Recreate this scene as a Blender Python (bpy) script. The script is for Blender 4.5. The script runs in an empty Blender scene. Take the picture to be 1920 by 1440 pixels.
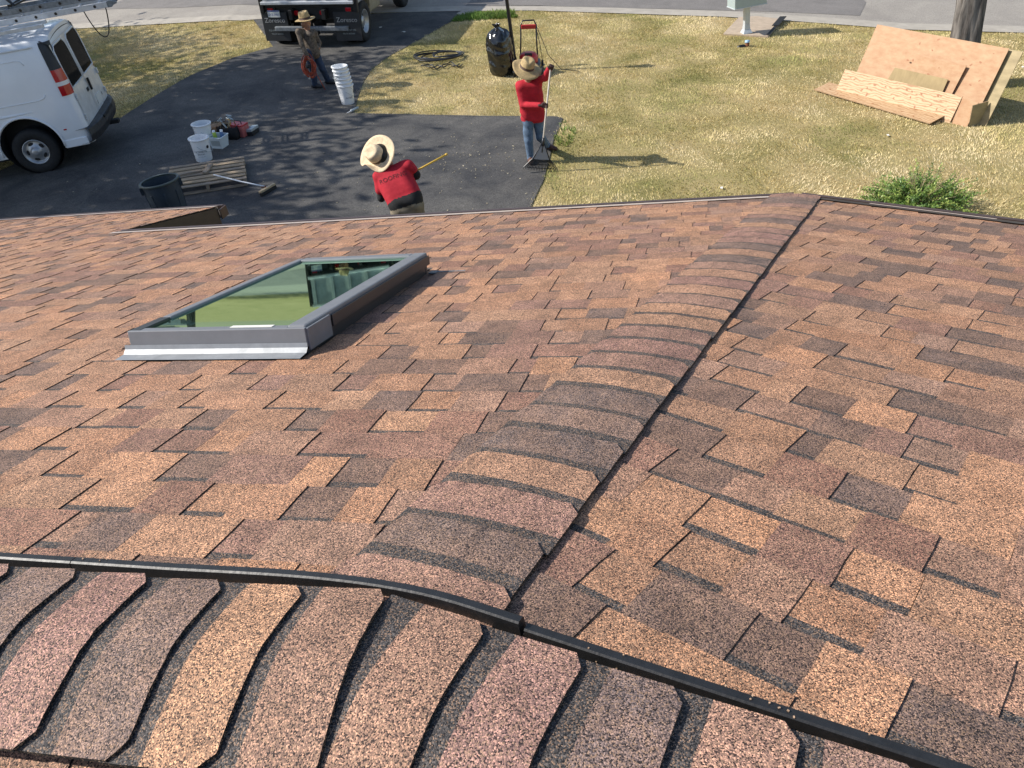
import bpy, bmesh, math, random
import numpy as np
from mathutils import Vector, Matrix, Quaternion
from mathutils.geometry import tessellate_polygon

# ------------------------------------------------------------------ camera, sky, sun, exposure
SC = bpy.context.scene
COL = SC.collection
RAD = math.radians
CZ = 5.02                                    # camera height; the lawn below it is z = 0
FPX = 1481.46                                # focal length in photo pixels (1920 wide)
CAM_R = np.array([0.98524392, -0.09675538, -0.14118363])
CAM_U = np.array([0.17115613, 0.5569631, 0.81271009])
CAM_W = np.array([0.0, 0.82488211, -0.56530478])
cam = bpy.data.cameras.new('camera'); camo = bpy.data.objects.new('camera', cam); COL.objects.link(camo)
cam.sensor_width = 36; cam.lens = FPX / 1920 * 36; cam.clip_start = .05; cam.clip_end = 2000
m = Matrix([[CAM_R[i], CAM_U[i], -CAM_W[i]] for i in range(3)]).to_4x4(); m.translation = (0, 0, CZ)
camo.matrix_world = m
SC.camera = camo

SUN_AZ, SUN_EL = 276.0, 43.0                 # where the sun stands (clockwise from +y), and how high
wd = bpy.data.worlds.new('World'); SC.world = wd; wd.use_nodes = True
nt = wd.node_tree; bg = nt.nodes['Background']
sky = nt.nodes.new('ShaderNodeTexSky'); sky.sky_type = 'NISHITA'; sky.sun_disc = False
sky.sun_elevation = RAD(SUN_EL); sky.sun_rotation = RAD(SUN_AZ); sky.air_density = 1.0; sky.dust_density = 1.2
nt.links.new(sky.outputs[0], bg.inputs[0]); bg.inputs[1].default_value = 0.12
sl = bpy.data.lights.new('sun', 'SUN'); sl.energy = 4.3; sl.angle = RAD(.53); sl.color = (1, .95, .87)
so = bpy.data.objects.new('sun', sl); COL.objects.link(so)
SUN_DIR = Vector((-math.sin(RAD(SUN_AZ)) * math.cos(RAD(SUN_EL)), -math.cos(RAD(SUN_AZ)) * math.cos(RAD(SUN_EL)), -math.sin(RAD(SUN_EL))))
so.rotation_euler = SUN_DIR.to_track_quat('-Z', 'Y').to_euler(); so.location = (-20, 5, 25)
SC.view_settings.view_transform = 'Standard'; SC.view_settings.look = 'None'
SC.view_settings.exposure = 0.52; SC.view_settings.gamma = 1; SC.view_settings.use_curve_mapping = False
SC.cycles.use_denoising = True
SC.cycles.max_bounces = 6; SC.cycles.transparent_max_bounces = 8

# ------------------------------------------------------------------ helpers
def A3(*v): return np.array(v, float)
def ray(x, y): return (x - 960) / FPX * CAM_R - (y - 720) / FPX * CAM_U + CAM_W
def gz(x, y):                                # the sloping lot: falls to the right, rises to the street
    xx = np.where(np.asarray(x) < -6.2, -6.2 + (np.clip(x, -40, 0) + 6.2) * .12, np.clip(x, -6.2, 22))
    return -.095 * xx + .05 * np.clip(y, -6, 30)
def G(x, y, dz=0.0):                         # photo pixel -> point on the lot (or on a level dz above it)
    d = ray(x, y); t = (dz - CZ) / (d[2] + .095 * d[0] - .05 * d[1])
    if t * d[0] < -6.2:
        for _ in range(40): t += .6 * ((float(gz(t * d[0], t * d[1])) + dz - CZ) / d[2] - t)
    P = d * t; P[2] += CZ; return P
def at(x, y, Y): d = ray(x, y); P = d * (Y / d[1]); P[2] += CZ; return P
def px(P):
    Q = np.asarray(P, float) - np.array([0, 0, CZ]); w = Q @ CAM_W
    return np.stack([960 + FPX * (Q @ CAM_R) / w, 720 - FPX * (Q @ CAM_U) / w], -1)
GN = Vector((.095, -.05, 1)).normalized()
def on_ground(x, y): return Vector((x, y, float(gz(x, y))))
def tilt_rot(rotz, GN=GN):                   # stands square on the slope, turned by rotz
    f = Vector((-math.sin(rotz), math.cos(rotz), 0)); f = (f - GN * f.dot(GN)).normalized()
    return Matrix((f.cross(GN), f, GN)).transposed()

class MB:
    def __init__(s): s.v = []; s.f = []; s.m = []; s.c = []
    def add(s, vs, fs, mi=0, M=None, col=None):
        o = len(s.v)
        if M is not None: vs = [M @ Vector(v) for v in vs]
        s.v += [tuple(v) for v in vs]; s.f += [tuple(i + o for i in f) for f in fs]; s.m += [mi] * len(fs); s.c += [col] * len(fs)
        return s
    def box(s, c, d, mi=0, R=None, col=None):
        x, y, z = d[0] / 2, d[1] / 2, d[2] / 2
        vs = [Vector(p) for p in ((-x, -y, -z), (x, -y, -z), (x, y, -z), (-x, y, -z), (-x, -y, z), (x, -y, z), (x, y, z), (-x, y, z))]
        if R is not None: vs = [R @ v for v in vs]
        vs = [v + Vector(c) for v in vs]
        return s.add(vs, [(3, 2, 1, 0), (4, 5, 6, 7), (0, 1, 5, 4), (1, 2, 6, 5), (2, 3, 7, 6), (3, 0, 4, 7)], mi, None, col)
    def bar(s, a, b, w, h, mi=0, up=(0, 0, 1)):       # box along a-b
        a, b = Vector(a), Vector(b); d = b - a; L = d.length
        if L < 1e-6: return s
        d.normalize(); up = Vector(up)
        if abs(d.dot(up)) > .98: up = Vector((1, 0, 0))
        x = d.cross(up).normalized(); z = x.cross(d)
        return s.box((a + b) / 2, (w, L, h), mi, Matrix((x, d, z)).transposed())
    def tube(s, path, r, n=8, mi=0, cap=True):
        P = [Vector(p) for p in path]; k = len(P); rr = r if hasattr(r, '__len__') else [r] * k
        o = len(s.v); prev = None
        for i in range(k):
            t = (P[min(i + 1, k - 1)] - P[max(i - 1, 0)]).normalized()
            if prev is None:
                prev = t.orthogonal().normalized()
            prev = (prev - t * prev.dot(t)).normalized(); q = t.cross(prev)
            for j in range(n):
                a = 2 * math.pi * j / n; s.v.append(tuple(P[i] + (prev * math.cos(a) + q * math.sin(a)) * rr[i]))
        fs = [(o + i * n + j, o + i * n + (j + 1) % n, o + (i + 1) * n + (j + 1) % n, o + (i + 1) * n + j) for i in range(k - 1) for j in range(n)]
        if cap: fs += [tuple(o + j for j in reversed(range(n))), tuple(o + (k - 1) * n + j for j in range(n))]
        s.f += fs; s.m += [mi] * len(fs); s.c += [None] * len(fs); return s
    def lathe(s, prof, n=24, mi=0, M=None, mis=None):
        o = len(s.v)
        for r, z in prof:
            for j in range(n):
                a = 2 * math.pi * j / n; v = Vector((r * math.cos(a), r * math.sin(a), z)); s.v.append(tuple(M @ v if M is not None else v))
        for i in range(len(prof) - 1):
            for j in range(n):
                s.f.append((o + i * n + j, o + i * n + (j + 1) % n, o + (i + 1) * n + (j + 1) % n, o + (i + 1) * n + j)); s.m.append(mis[i] if mis else mi); s.c.append(None)
        return s
    def prism(s, poly, z0, z1, mi=0, M=None):          # polygon in xy extruded in z
        n = len(poly); vs = [(p[0], p[1], z0) for p in poly] + [(p[0], p[1], z1) for p in poly]
        fs = [tuple(reversed(range(n))), tuple(range(n, 2 * n))] + [(i, (i + 1) % n, n + (i + 1) % n, n + i) for i in range(n)]
        return s.add(vs, fs, mi, M)
    def build(s, name, mats, parent=None, smooth=False, bevel=0, loc=None):
        me = bpy.data.meshes.new(name); me.from_pydata(s.v, [], s.f)
        for mt in (mats if isinstance(mats, (list, tuple)) else [mats]): me.materials.append(mt)
        me.polygons.foreach_set('material_index', s.m)
        if any(c is not None for c in s.c):
            at_ = me.color_attributes.new('Col', 'FLOAT_COLOR', 'CORNER'); arr = np.ones((len(me.loops), 4), np.float32)
            k = 0
            for f, c in zip(s.f, s.c):
                if c is not None: arr[k:k + len(f), :3] = c
                k += len(f)
            at_.data.foreach_set('color', arr.ravel())
        if smooth: me.polygons.foreach_set('use_smooth', [True] * len(me.polygons))
        me.update()
        o = bpy.data.objects.new(name, me); COL.objects.link(o)
        if parent is not None: o.parent = parent
        if loc is not None: o.location = loc
        if bevel:
            b = o.modifiers.new('bevel', 'BEVEL'); b.width = bevel; b.segments = 2; b.limit_method = 'ANGLE'; b.angle_limit = RAD(40)
        return o
def tag(o, label=None, cat=None, group=None, kind=None):
    if label: o['label'] = label
    if cat: o['category'] = cat
    if group: o['group'] = group
    if kind: o['kind'] = kind
    return o
def thing(name, label, cat, loc=(0, 0, 0), rotz=0.0, group=None, tilt=False, rot=None):
    o = bpy.data.objects.new(name, None); COL.objects.link(o); o.empty_display_size = .1
    M = rot.to_4x4() if rot is not None else (tilt_rot(rotz).to_4x4() if tilt else Matrix.Rotation(rotz, 4, 'Z'))
    M.translation = Vector(loc); o.matrix_world = M
    return tag(o, label, cat, group)
def struct(o): o['kind'] = 'structure'; return o
def copy_tree(o, parent=None):
    c = o.copy(); COL.objects.link(c); c.parent = parent
    for ch in o.children: copy_tree(ch, c)
    return c
def text_mesh(txt, size):
    cu = bpy.data.curves.new('lettering', 'FONT'); cu.body = txt; cu.size = size; cu.align_x = 'CENTER'; cu.resolution_u = 2
    t = bpy.data.objects.new('lettering', cu); COL.objects.link(t)
    dg = bpy.context.evaluated_depsgraph_get(); me = bpy.data.meshes.new_from_object(t.evaluated_get(dg))
    vs = [v.co.copy() for v in me.vertices]; fs = [tuple(p.vertices) for p in me.polygons]
    bpy.data.objects.remove(t); bpy.data.curves.remove(cu); bpy.data.meshes.remove(me)
    return vs, fs

# ------------------------------------------------------------------ materials
def mat(name, col, rough=.6, metal=0.0, noise=0.0, nscale=8.0, bump=0.0, bscale=60.0, col2=None, spec=.5, attr=False, stretch=None, coords='Object', coat=0.0):
    mt = bpy.data.materials.new(name); mt.use_nodes = True; n = mt.node_tree.nodes; l = mt.node_tree.links; b = n['Principled BSDF']
    b.inputs['Roughness'].default_value = rough; b.inputs['Metallic'].default_value = metal; b.inputs['Specular IOR Level'].default_value = spec
    b.inputs['Coat Weight'].default_value = coat
    b.inputs['Base Color'].default_value = (*col, 1)
    src = None
    if attr:
        a = n.new('ShaderNodeAttribute'); a.attribute_name = 'Col'; src = a.outputs['Color']; l.new(src, b.inputs['Base Color'])
    if noise or bump:
        tc = n.new('ShaderNodeTexCoord'); vec = tc.outputs[coords]
        if stretch:
            mp = n.new('ShaderNodeMapping'); mp.inputs['Scale'].default_value = stretch; l.new(vec, mp.inputs[0]); vec = mp.outputs[0]
    if noise:
        t = n.new('ShaderNodeTexNoise'); t.inputs['Scale'].default_value = nscale; t.inputs['Detail'].default_value = 6; t.inputs['Roughness'].default_value = .62; l.new(vec, t.inputs['Vector'])
        mx = n.new('ShaderNodeMix'); mx.data_type = 'RGBA'
        cr = n.new('ShaderNodeMapRange'); cr.inputs[1].default_value = .32; cr.inputs[2].default_value = .68; l.new(t.outputs[0], cr.inputs[0]); l.new(cr.outputs[0], mx.inputs[0])
        c2 = col2 or tuple(max(0, c * (1 - noise)) for c in col)
        if src is not None:
            mx.blend_type = 'MULTIPLY'; mx.inputs[7].default_value = (1 - noise,) * 3 + (1,); l.new(src, mx.inputs[6])
        else:
            mx.inputs[6].default_value = (*col, 1); mx.inputs[7].default_value = (*c2, 1)
        l.new(mx.outputs[2], b.inputs['Base Color'])
        rr = n.new('ShaderNodeMapRange'); rr.inputs[3].default_value = max(0, rough - .08); rr.inputs[4].default_value = min(1, rough + .12); l.new(t.outputs[0], rr.inputs[0]); l.new(rr.outputs[0], b.inputs['Roughness'])
    if bump:
        t2 = n.new('ShaderNodeTexNoise'); t2.inputs['Scale'].default_value = bscale; t2.inputs['Detail'].default_value = 4; l.new(vec, t2.inputs['Vector'])
        bp = n.new('ShaderNodeBump'); bp.inputs['Strength'].default_value = bump; bp.inputs['Distance'].default_value = .01; l.new(t2.outputs[0], bp.inputs['Height']); l.new(bp.outputs[0], b.inputs['Normal'])
    return mt

def granule_mat():
    mt = bpy.data.materials.new('shingle_granules'); mt.use_nodes = True; n = mt.node_tree.nodes; l = mt.node_tree.links; b = n['Principled BSDF']
    b.inputs['Roughness'].default_value = .78; b.inputs['Specular IOR Level'].default_value = .42
    a = n.new('ShaderNodeAttribute'); a.attribute_name = 'Col'
    g = n.new('ShaderNodeNewGeometry')
    v = n.new('ShaderNodeTexVoronoi'); v.inputs['Scale'].default_value = 520; l.new(g.outputs['Position'], v.inputs['Vector'])
    sp = n.new('ShaderNodeSeparateColor'); l.new(v.outputs['Color'], sp.inputs[0])
    big = n.new('ShaderNodeTexNoise'); big.inputs['Scale'].default_value = 14; big.inputs['Detail'].default_value = 4; l.new(g.outputs['Position'], big.inputs['Vector'])
    r = n.new('ShaderNodeValToRGB'); e = r.color_ramp.elements
    e[0].position = 0; e[0].color = (.07, .07, .08, 1); e[1].position = 1; e[1].color = (2.7, 2.5, 2.2, 1)
    for p, c in ((.24, (.2, .2, .22)), (.33, (.62, .61, .62)), (.62, (1.0, .98, .95)), (.8, (1.4, 1.33, 1.22)), (.9, (2.1, 2.0, 1.85))):
        x = e.new(p); x.color = (*c, 1)
    l.new(sp.outputs[0], r.inputs[0])
    mx = n.new('ShaderNodeMix'); mx.data_type = 'RGBA'; mx.blend_type = 'MULTIPLY'; mx.inputs[0].default_value = 1; mx.clamp_result = False
    # granule colours drift across tab edges
    dn = n.new('ShaderNodeTexNoise'); dn.inputs['Scale'].default_value = 9; dn.inputs['Detail'].default_value = 5; dn.inputs['Roughness'].default_value = .7; l.new(g.outputs['Position'], dn.inputs['Vector'])
    dr = n.new('ShaderNodeMapRange'); dr.inputs[1].default_value = .35; dr.inputs[2].default_value = .75; dr.inputs[3].default_value = 0; dr.inputs[4].default_value = .5; l.new(dn.outputs[0], dr.inputs[0])
    sepb = n.new('ShaderNodeSeparateColor'); l.new(a.outputs['Color'], sepb.inputs[0]); isb = n.new('ShaderNodeMath'); isb.operation = 'GREATER_THAN'; isb.inputs[1].default_value = .07; l.new(sepb.outputs[0], isb.inputs[0])
    dm = n.new('ShaderNodeMath'); dm.operation = 'MULTIPLY'; l.new(dr.outputs[0], dm.inputs[0]); l.new(isb.outputs[0], dm.inputs[1])
    bl = n.new('ShaderNodeMix'); bl.data_type = 'RGBA'; bl.inputs[7].default_value = (.30, .175, .118, 1); l.new(dm.outputs[0], bl.inputs[0]); l.new(a.outputs['Color'], bl.inputs[6])
    l.new(bl.outputs[2], mx.inputs[6]); l.new(r.outputs[0], mx.inputs[7])
    # a share of granules keeps its own tan or slate colour whatever the tab
    gt = n.new('ShaderNodeMath'); gt.operation = 'GREATER_THAN'; gt.inputs[1].default_value = .82; l.new(sp.outputs[1], gt.inputs[0])
    m2 = n.new('ShaderNodeMix'); m2.data_type = 'RGBA'; m2.inputs[7].default_value = (.42, .26, .16, 1); l.new(mx.outputs[2], m2.inputs[6])
    k = n.new('ShaderNodeMath'); k.operation = 'MULTIPLY'; k.inputs[1].default_value = .55; l.new(gt.outputs[0], k.inputs[0]); l.new(k.outputs[0], m2.inputs[0])
    m3 = n.new('ShaderNodeMix'); m3.data_type = 'RGBA'; m3.blend_type = 'MULTIPLY'; m3.inputs[0].default_value = 1
    mr = n.new('ShaderNodeMapRange'); mr.inputs[1].default_value = .3; mr.inputs[2].default_value = .7; mr.inputs[3].default_value = .78; mr.inputs[4].default_value = 1.18; l.new(big.outputs[0], mr.inputs[0])
    l.new(m2.outputs[2], m3.inputs[6]); l.new(mr.outputs[0], m3.inputs[7]); l.new(m3.outputs[2], b.inputs['Base Color'])
    bp = n.new('ShaderNodeBump'); bp.inputs['Strength'].default_value = .5; bp.inputs['Distance'].default_value = .0014; bp.invert = True
    l.new(v.outputs['Distance'], bp.inputs['Height']); l.new(bp.outputs[0], b.inputs['Normal'])
    return mt

def pine_mat():
    mt = bpy.data.materials.new('plywood_pine'); mt.use_nodes = True; n = mt.node_tree.nodes; l = mt.node_tree.links; b = n['Principled BSDF']; b.inputs['Roughness'].default_value = .6
    tc = n.new('ShaderNodeTexCoord'); mp = n.new('ShaderNodeMapping'); mp.inputs['Scale'].default_value = (.35, 1, 1); l.new(tc.outputs['Object'], mp.inputs[0])
    w = n.new('ShaderNodeTexWave'); w.bands_direction = 'Y'; w.inputs['Scale'].default_value = 7; w.inputs['Distortion'].default_value = 11; w.inputs['Detail'].default_value = 3; w.inputs['Detail Scale'].default_value = 1.4; l.new(mp.outputs[0], w.inputs[0])
    r = n.new('ShaderNodeValToRGB'); e = r.color_ramp.elements; e[0].position = .08; e[0].color = (.35, .19, .09, 1); e[1].position = .6; e[1].color = (.55, .375, .215, 1); x = e.new(.28); x.color = (.5, .32, .17, 1); l.new(w.outputs[0], r.inputs[0])
    l.new(r.outputs[0], b.inputs['Base Color']); return mt
M = dict(
    gran=granule_mat(),
    asphalt_edge=mat('asphalt_edge', (.012, .011, .012), .8),
    vent=mat('vent_plastic', (.02, .02, .021), .45, noise=.5, nscale=40, bump=.08, bscale=120),
    deck=mat('roof_underlay', (.03, .028, .028), .9),
    fascia=mat('fascia_paint', (.055, .038, .028), .55, noise=.3, nscale=6),
    wall=mat('wall_siding', (.09, .06, .045), .7, noise=.3),
    drip=mat('drip_metal', (.72, .58, .5), .35, .3, noise=.2, nscale=30),
    gutter=mat('gutter_paint', (.075, .05, .042), .4, noise=.25, nscale=12),
    white=mat('white_paint', (.72, .73, .74), .45, noise=.1, nscale=5),
    skyframe=mat('skylight_frame', (.19, .197, .21), .5, .1, noise=.12, nscale=14),
    skydark=mat('skylight_cladding', (.05, .052, .055), .4, .3),
    flashing=mat('flashing_metal', (.33, .345, .36), .5, .35, noise=.25, nscale=20, bump=.05, bscale=14),
    shaft=mat('shaft_paint', (.4, .45, .42), .7, noise=.1), room=mat('room_floor', (.12, .1, .07), .5, noise=.5, nscale=3),
    black=mat('black_rubber', (.012, .012, .013), .7, noise=.3), blackpaint=mat('black_paint', (.012, .012, .014), .32),
    tyre=mat('tyre_rubber', (.018, .018, .019), .8, noise=.3, nscale=20, bump=.3, bscale=40),
    steel=mat('wheel_steel', (.5, .51, .53), .38, .6, noise=.3, nscale=9), chrome=mat('chrome', (.7, .7, .7), .12, 1),
    vanwhite=mat('van_paint', (.82, .84, .87), .3, noise=.07, nscale=2.5, coat=.4),
    vandirt=mat('van_door_paint', (.75, .76, .76), .34, noise=.28, nscale=5, coat=.3),
    glassdark=mat('dark_glass', (.008, .01, .011), .05, spec=.08),
    redlens=mat('red_lens', (.45, .008, .015), .12, coat=.6), clearlens=mat('clear_lens', (.75, .74, .72), .15, coat=.6),
    greytrim=mat('grey_trim', (.03, .032, .036), .55, noise=.25),
    bumper=mat('bumper_plastic', (.035, .036, .04), .5, noise=.5, nscale=9),
    alu=mat('aluminium', (.7, .72, .75), .4, .25, noise=.25, nscale=12), alud=mat('aluminium_worn', (.27, .29, .31), .5, .2, noise=.5, nscale=14),
    bedpaint=mat('dump_bed_paint', (.5, .52, .54), .4, .3, noise=.3, nscale=4), framepaint=mat('truck_frame_paint', (.012, .012, .013), .5, noise=.4),
    ltext=mat('pale_lettering', (.4, .4, .4), .6), dtext=mat('dark_lettering', (.02, .02, .022), .6), plate=mat('plate_face', (.72, .73, .7), .4),
    bluetext=mat('blue_lettering', (.03, .06, .3), .5), tank=mat('tan_tank', (.35, .3, .2), .5, noise=.3),
    plasticwhite=mat('bucket_plastic', (.86, .87, .88), .38, noise=.06, nscale=6), tub=mat('tub_plastic', (.62, .68, .7), .35),
    candark=mat('can_plastic', (.042, .06, .078), .5, noise=.35, nscale=5, bump=.1, bscale=30),
    canrim=mat('can_rim', (.09, .11, .1), .5),
    straw=mat('straw_hat', (.74, .58, .38), .75, noise=.3, nscale=30, bump=.5, bscale=160), strawband=mat('hat_band', (.07, .035, .02), .7), straw2=mat('straw_hat_tan', (.5, .36, .17), .75, noise=.35, nscale=30, bump=.5, bscale=160),
    red=mat('red_shirt', (.48, .012, .028), .85, noise=.3, nscale=7, bump=.5, bscale=12), jeans=mat('denim', (.13, .2, .3), .85, noise=.5, nscale=9, bump=.5, bscale=14), jeansd=mat('dark_denim', (.035, .06, .12), .85, noise=.5, nscale=9, bump=.4, bscale=14),
    khaki=mat('khaki', (.24, .2, .14), .85, noise=.35, nscale=9, bump=.5, bscale=14), blackcloth=mat('black_cloth', (.012, .012, .013), .85, bump=.3, bscale=20),
    camo=mat('camo_shirt', (.19, .15, .115), .9, noise=.5, nscale=26, col2=(.035, .028, .022), bump=.4, bscale=14),
    skin=mat('skin', (.32, .16, .1), .5), shoe=mat('shoe_leather', (.12, .05, .03), .6, noise=.4), glove=mat('dark_glove', (.05, .02, .018), .7), hair=mat('black_hair', (.01, .008, .007), .6), sneaker=mat('sneaker', (.03, .03, .035), .6), sole=mat('pale_sole', (.45, .42, .38), .6), eye=mat('eye', (.6, .6, .6), .2),
    woodh=mat('broom_handle_wood', (.55, .42, .25), .55, noise=.3, nscale=12), yellow=mat('yellow_fibreglass', (.62, .4, .06), .4), alupole=mat('rake_handle', (.52, .47, .4), .45, noise=.3, nscale=12),
    rakeblack=mat('rake_plastic', (.02, .022, .026), .4), rakegrey=mat('rake_plate', (.28, .29, .32), .4),
    ply=mat('plywood_orange', (.37, .185, .08), .6, noise=.4, nscale=4.5, col2=(.48, .31, .175), stretch=(1.2, 2.2, 1)), plylt=pine_mat(), plytan=mat('plywood_tan', (.36, .26, .115), .6, noise=.25, nscale=4, stretch=(3, 1, 1)), plyyel=mat('plywood_yellow', (.4, .31, .155), .6, noise=.35, nscale=3, stretch=(1, 3, 1)), plyedge=mat('plywood_edge', (.5, .34, .2), .7, noise=.5, nscale=40), knot=mat('knot_plug', (.33, .14, .06), .6),
    pallet=mat('pallet_wood', (.5, .37, .235), .8, noise=.5, nscale=7, stretch=(1, 6, 6), bump=.3, bscale=20), pallet2=mat('pallet_wood_grey', (.38, .3, .22), .8, noise=.5, nscale=7, stretch=(1, 6, 6), bump=.3, bscale=20),
    card=mat('cardboard', (.36, .22, .12), .8, noise=.3), redplastic=mat('red_plastic', (.5, .03, .03), .35), pinkred=mat('faded_red_box', (.5, .13, .12), .5, noise=.3),
    green=mat('green_can', (.4, .55, .08), .4), blue=mat('blue_can', (.1, .2, .4), .4), brown=mat('brown_leather', (.1, .05, .03), .7, noise=.3), tan=mat('tan_canvas', (.4, .3, .19), .8, noise=.4), greyobj=mat('grey_metal', (.4, .45, .46), .4, .3),
    bag=mat('bag_plastic', (.008, .008, .009), .16, spec=.8, bump=.6, bscale=14), hose=mat('hose_rubber', (.02, .021, .024), .4), orange=mat('orange_cord', (.4, .055, .015), .5, noise=.4, nscale=30),
    concrete=mat('concrete', (.48, .38, .28), .85, noise=.25, nscale=6, bump=.3, bscale=60), concrete_g=mat('gutter_concrete', (.42, .38, .32), .85, noise=.25, nscale=3, bump=.2, bscale=60),
    mailbox=mat('mailbox_paint', (.42, .5, .5), .4, .2, noise=.08), mailpost=mat('mailbox_post', (.6, .64, .67), .4, .3, noise=.1), postlamp=mat('lamp_glass', (.6, .6, .55), .2),
    bark=mat('bark', (.26, .235, .21), .9, noise=.6, nscale=3.2, col2=(.025, .02, .018), stretch=(3, 3, .6), bump=1, bscale=9), leaf=mat('tree_leaf', (.06, .1, .025), .6), leafs=mat('shrub_leaf', (.1, .19, .035), .5, attr=True), grass=mat('grass_blade', (.3, .25, .1), .75, attr=True, spec=.2),
    rust=mat('rust', (.2, .07, .03), .8, noise=.4), pipe=mat('pipe_cap', (.3, .45, .6), .4), chip=mat('debris_chip', (.5, .45, .33), .8, attr=True), paper=mat('pale_paper', (.7, .68, .62), .8))

M['glassdark'].node_tree.nodes['Principled BSDF'].inputs['IOR'].default_value = 1.12
M['shirtprint'] = mat('shirt_print', (.09, .006, .01), .85)
# ------------------------------------------------------------------ ground, drive, street
def drape(o, dz):                            # split a sheet along the folds of the lot and lay it on the slope
    bm = bmesh.new(); bm.from_mesh(o.data)
    for co, no in (((-6.2, 0, 0), (1, 0, 0)), ((22, 0, 0), (1, 0, 0)), ((-40, 0, 0), (1, 0, 0)), ((0, 30, 0), (0, 1, 0))):
        bmesh.ops.bisect_plane(bm, geom=bm.verts[:] + bm.edges[:] + bm.faces[:], plane_co=co, plane_no=no)
    for v in bm.verts: v.co.z = float(gz(v.co.x, v.co.y)) + dz
    bm.to_mesh(o.data); bm.free(); return o
def poly_sheet(name, pts, dz, mt):
    vs = [(p[0], p[1], 0) for p in pts]
    tri = tessellate_polygon([[Vector((p[0], p[1], 0)) for p in pts]])
    me = bpy.data.meshes.new(name); me.from_pydata(vs, [], [t if (Vector(vs[t[1]]) - Vector(vs[t[0]])).cross(Vector(vs[t[2]]) - Vector(vs[t[0]])).z > 0 else t[::-1] for t in tri])
    me.materials.append(mt); o = bpy.data.objects.new(name, me); COL.objects.link(o); return struct(drape(o, dz))

def ground_mat():
    mt = bpy.data.materials.new('lawn_soil'); mt.use_nodes = True; n = mt.node_tree.nodes; l = mt.node_tree.links; b = n['Principled BSDF']
    b.inputs['Roughness'].default_value = .95; b.inputs['Specular IOR Level'].default_value = .1
    g = n.new('ShaderNodeNewGeometry'); t = n.new('ShaderNodeTexNoise'); t.inputs['Scale'].default_value = .7; t.inputs['Detail'].default_value = 8; t.inputs['Roughness'].default_value = .6
    l.new(g.outputs['Position'], t.inputs['Vector']); r = n.new('ShaderNodeValToRGB'); e = r.color_ramp.elements
    e[0].position = .3; e[0].color = (.3, .27, .1, 1); e[1].position = .7; e[1].color = (.62, .48, .25, 1); x = e.new(.5); x.color = (.48, .39, .18, 1)
    l.new(t.outputs[0], r.inputs[0]); t2 = n.new('ShaderNodeTexNoise'); t2.inputs['Scale'].default_value = 40; t2.inputs['Detail'].default_value = 3; l.new(g.outputs['Position'], t2.inputs['Vector'])
    mx = n.new('ShaderNodeMix'); mx.data_type = 'RGBA'; mx.blend_type = 'MULTIPLY'; mx.inputs[0].default_value = .7; l.new(r.outputs[0], mx.inputs[6]); l.new(t2.outputs[0], mx.inputs[7]); l.new(mx.outputs[2], b.inputs['Base Color'])
    return mt
def asphalt_mat(name, c1, c2, scale, speck):
    mt = bpy.data.materials.new(name); mt.use_nodes = True; n = mt.node_tree.nodes; l = mt.node_tree.links; b = n['Principled BSDF']
    b.inputs['Roughness'].default_value = .82; b.inputs['Specular IOR Level'].default_value = .35
    g = n.new('ShaderNodeNewGeometry'); t = n.new('ShaderNodeTexNoise'); t.inputs['Scale'].default_value = scale; t.inputs['Detail'].default_value = 7; t.inputs['Roughness'].default_value = .65; t.inputs['Distortion'].default_value = .6
    l.new(g.outputs['Position'], t.inputs['Vector']); r = n.new('ShaderNodeValToRGB'); e = r.color_ramp.elements
    e[0].position = .35; e[0].color = (*c1, 1); e[1].position = .68; e[1].color = (*c2, 1); l.new(t.outputs[0], r.inputs[0])
    v = n.new('ShaderNodeTexVoronoi'); v.inputs['Scale'].default_value = 90; l.new(g.outputs['Position'], v.inputs['Vector'])
    sp = n.new('ShaderNodeSeparateColor'); l.new(v.outputs['Color'], sp.inputs[0])
    mr = n.new('ShaderNodeMapRange'); mr.inputs[3].default_value = 1 - speck; mr.inputs[4].default_value = 1 + speck; l.new(sp.outputs[0], mr.inputs[0])
    mx = n.new('ShaderNodeMix'); mx.data_type = 'RGBA'; mx.blend_type = 'MULTIPLY'; mx.inputs[0].default_value = 1; l.new(r.outputs[0], mx.inputs[6]); l.new(mr.outputs[0], mx.inputs[7]); l.new(mx.outputs[2], b.inputs['Base Color'])
    bp = n.new('ShaderNodeBump'); bp.inputs['Strength'].default_value = .5; bp.inputs['Distance'].default_value = .004; l.new(v.outputs['Distance'], bp.inputs['Height']); l.new(bp.outputs[0], b.inputs['Normal'])
    return mt
M['soil'] = ground_mat()
M['drive'] = asphalt_mat('driveway_asphalt', (.04, .04, .042), (.115, .108, .098), 1.1, .4)
M['street'] = asphalt_mat('street_asphalt', (.26, .235, .205), (.33, .3, .258), .8, .25)
M['patch'] = asphalt_mat('street_patch', (.165, .152, .14), (.21, .193, .178), 1.5, .25)

xs = sorted(set([-6.2, -40, -300, -120, -60, -30, 40, 80, 140, 300] + list(np.arange(-17, 23, 1.0)))); ys = sorted(set([-200, -60, -20, 45, 70, 120, 300] + list(np.arange(-6, 31, 1.0))))
mb = MB(); nx = len(xs)
mb.v = [(x, y, float(gz(x, y))) for y in ys for x in xs]
mb.f = [(j * nx + i, j * nx + i + 1, (j + 1) * nx + i + 1, (j + 1) * nx + i) for j in range(len(ys) - 1) for i in range(nx - 1)]; mb.m = [0] * len(mb.f); mb.c = [None] * len(mb.f)
struct(mb.build('lawn', M['soil']))

P2 = lambda q: tuple(G(*q)[:2])
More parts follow.
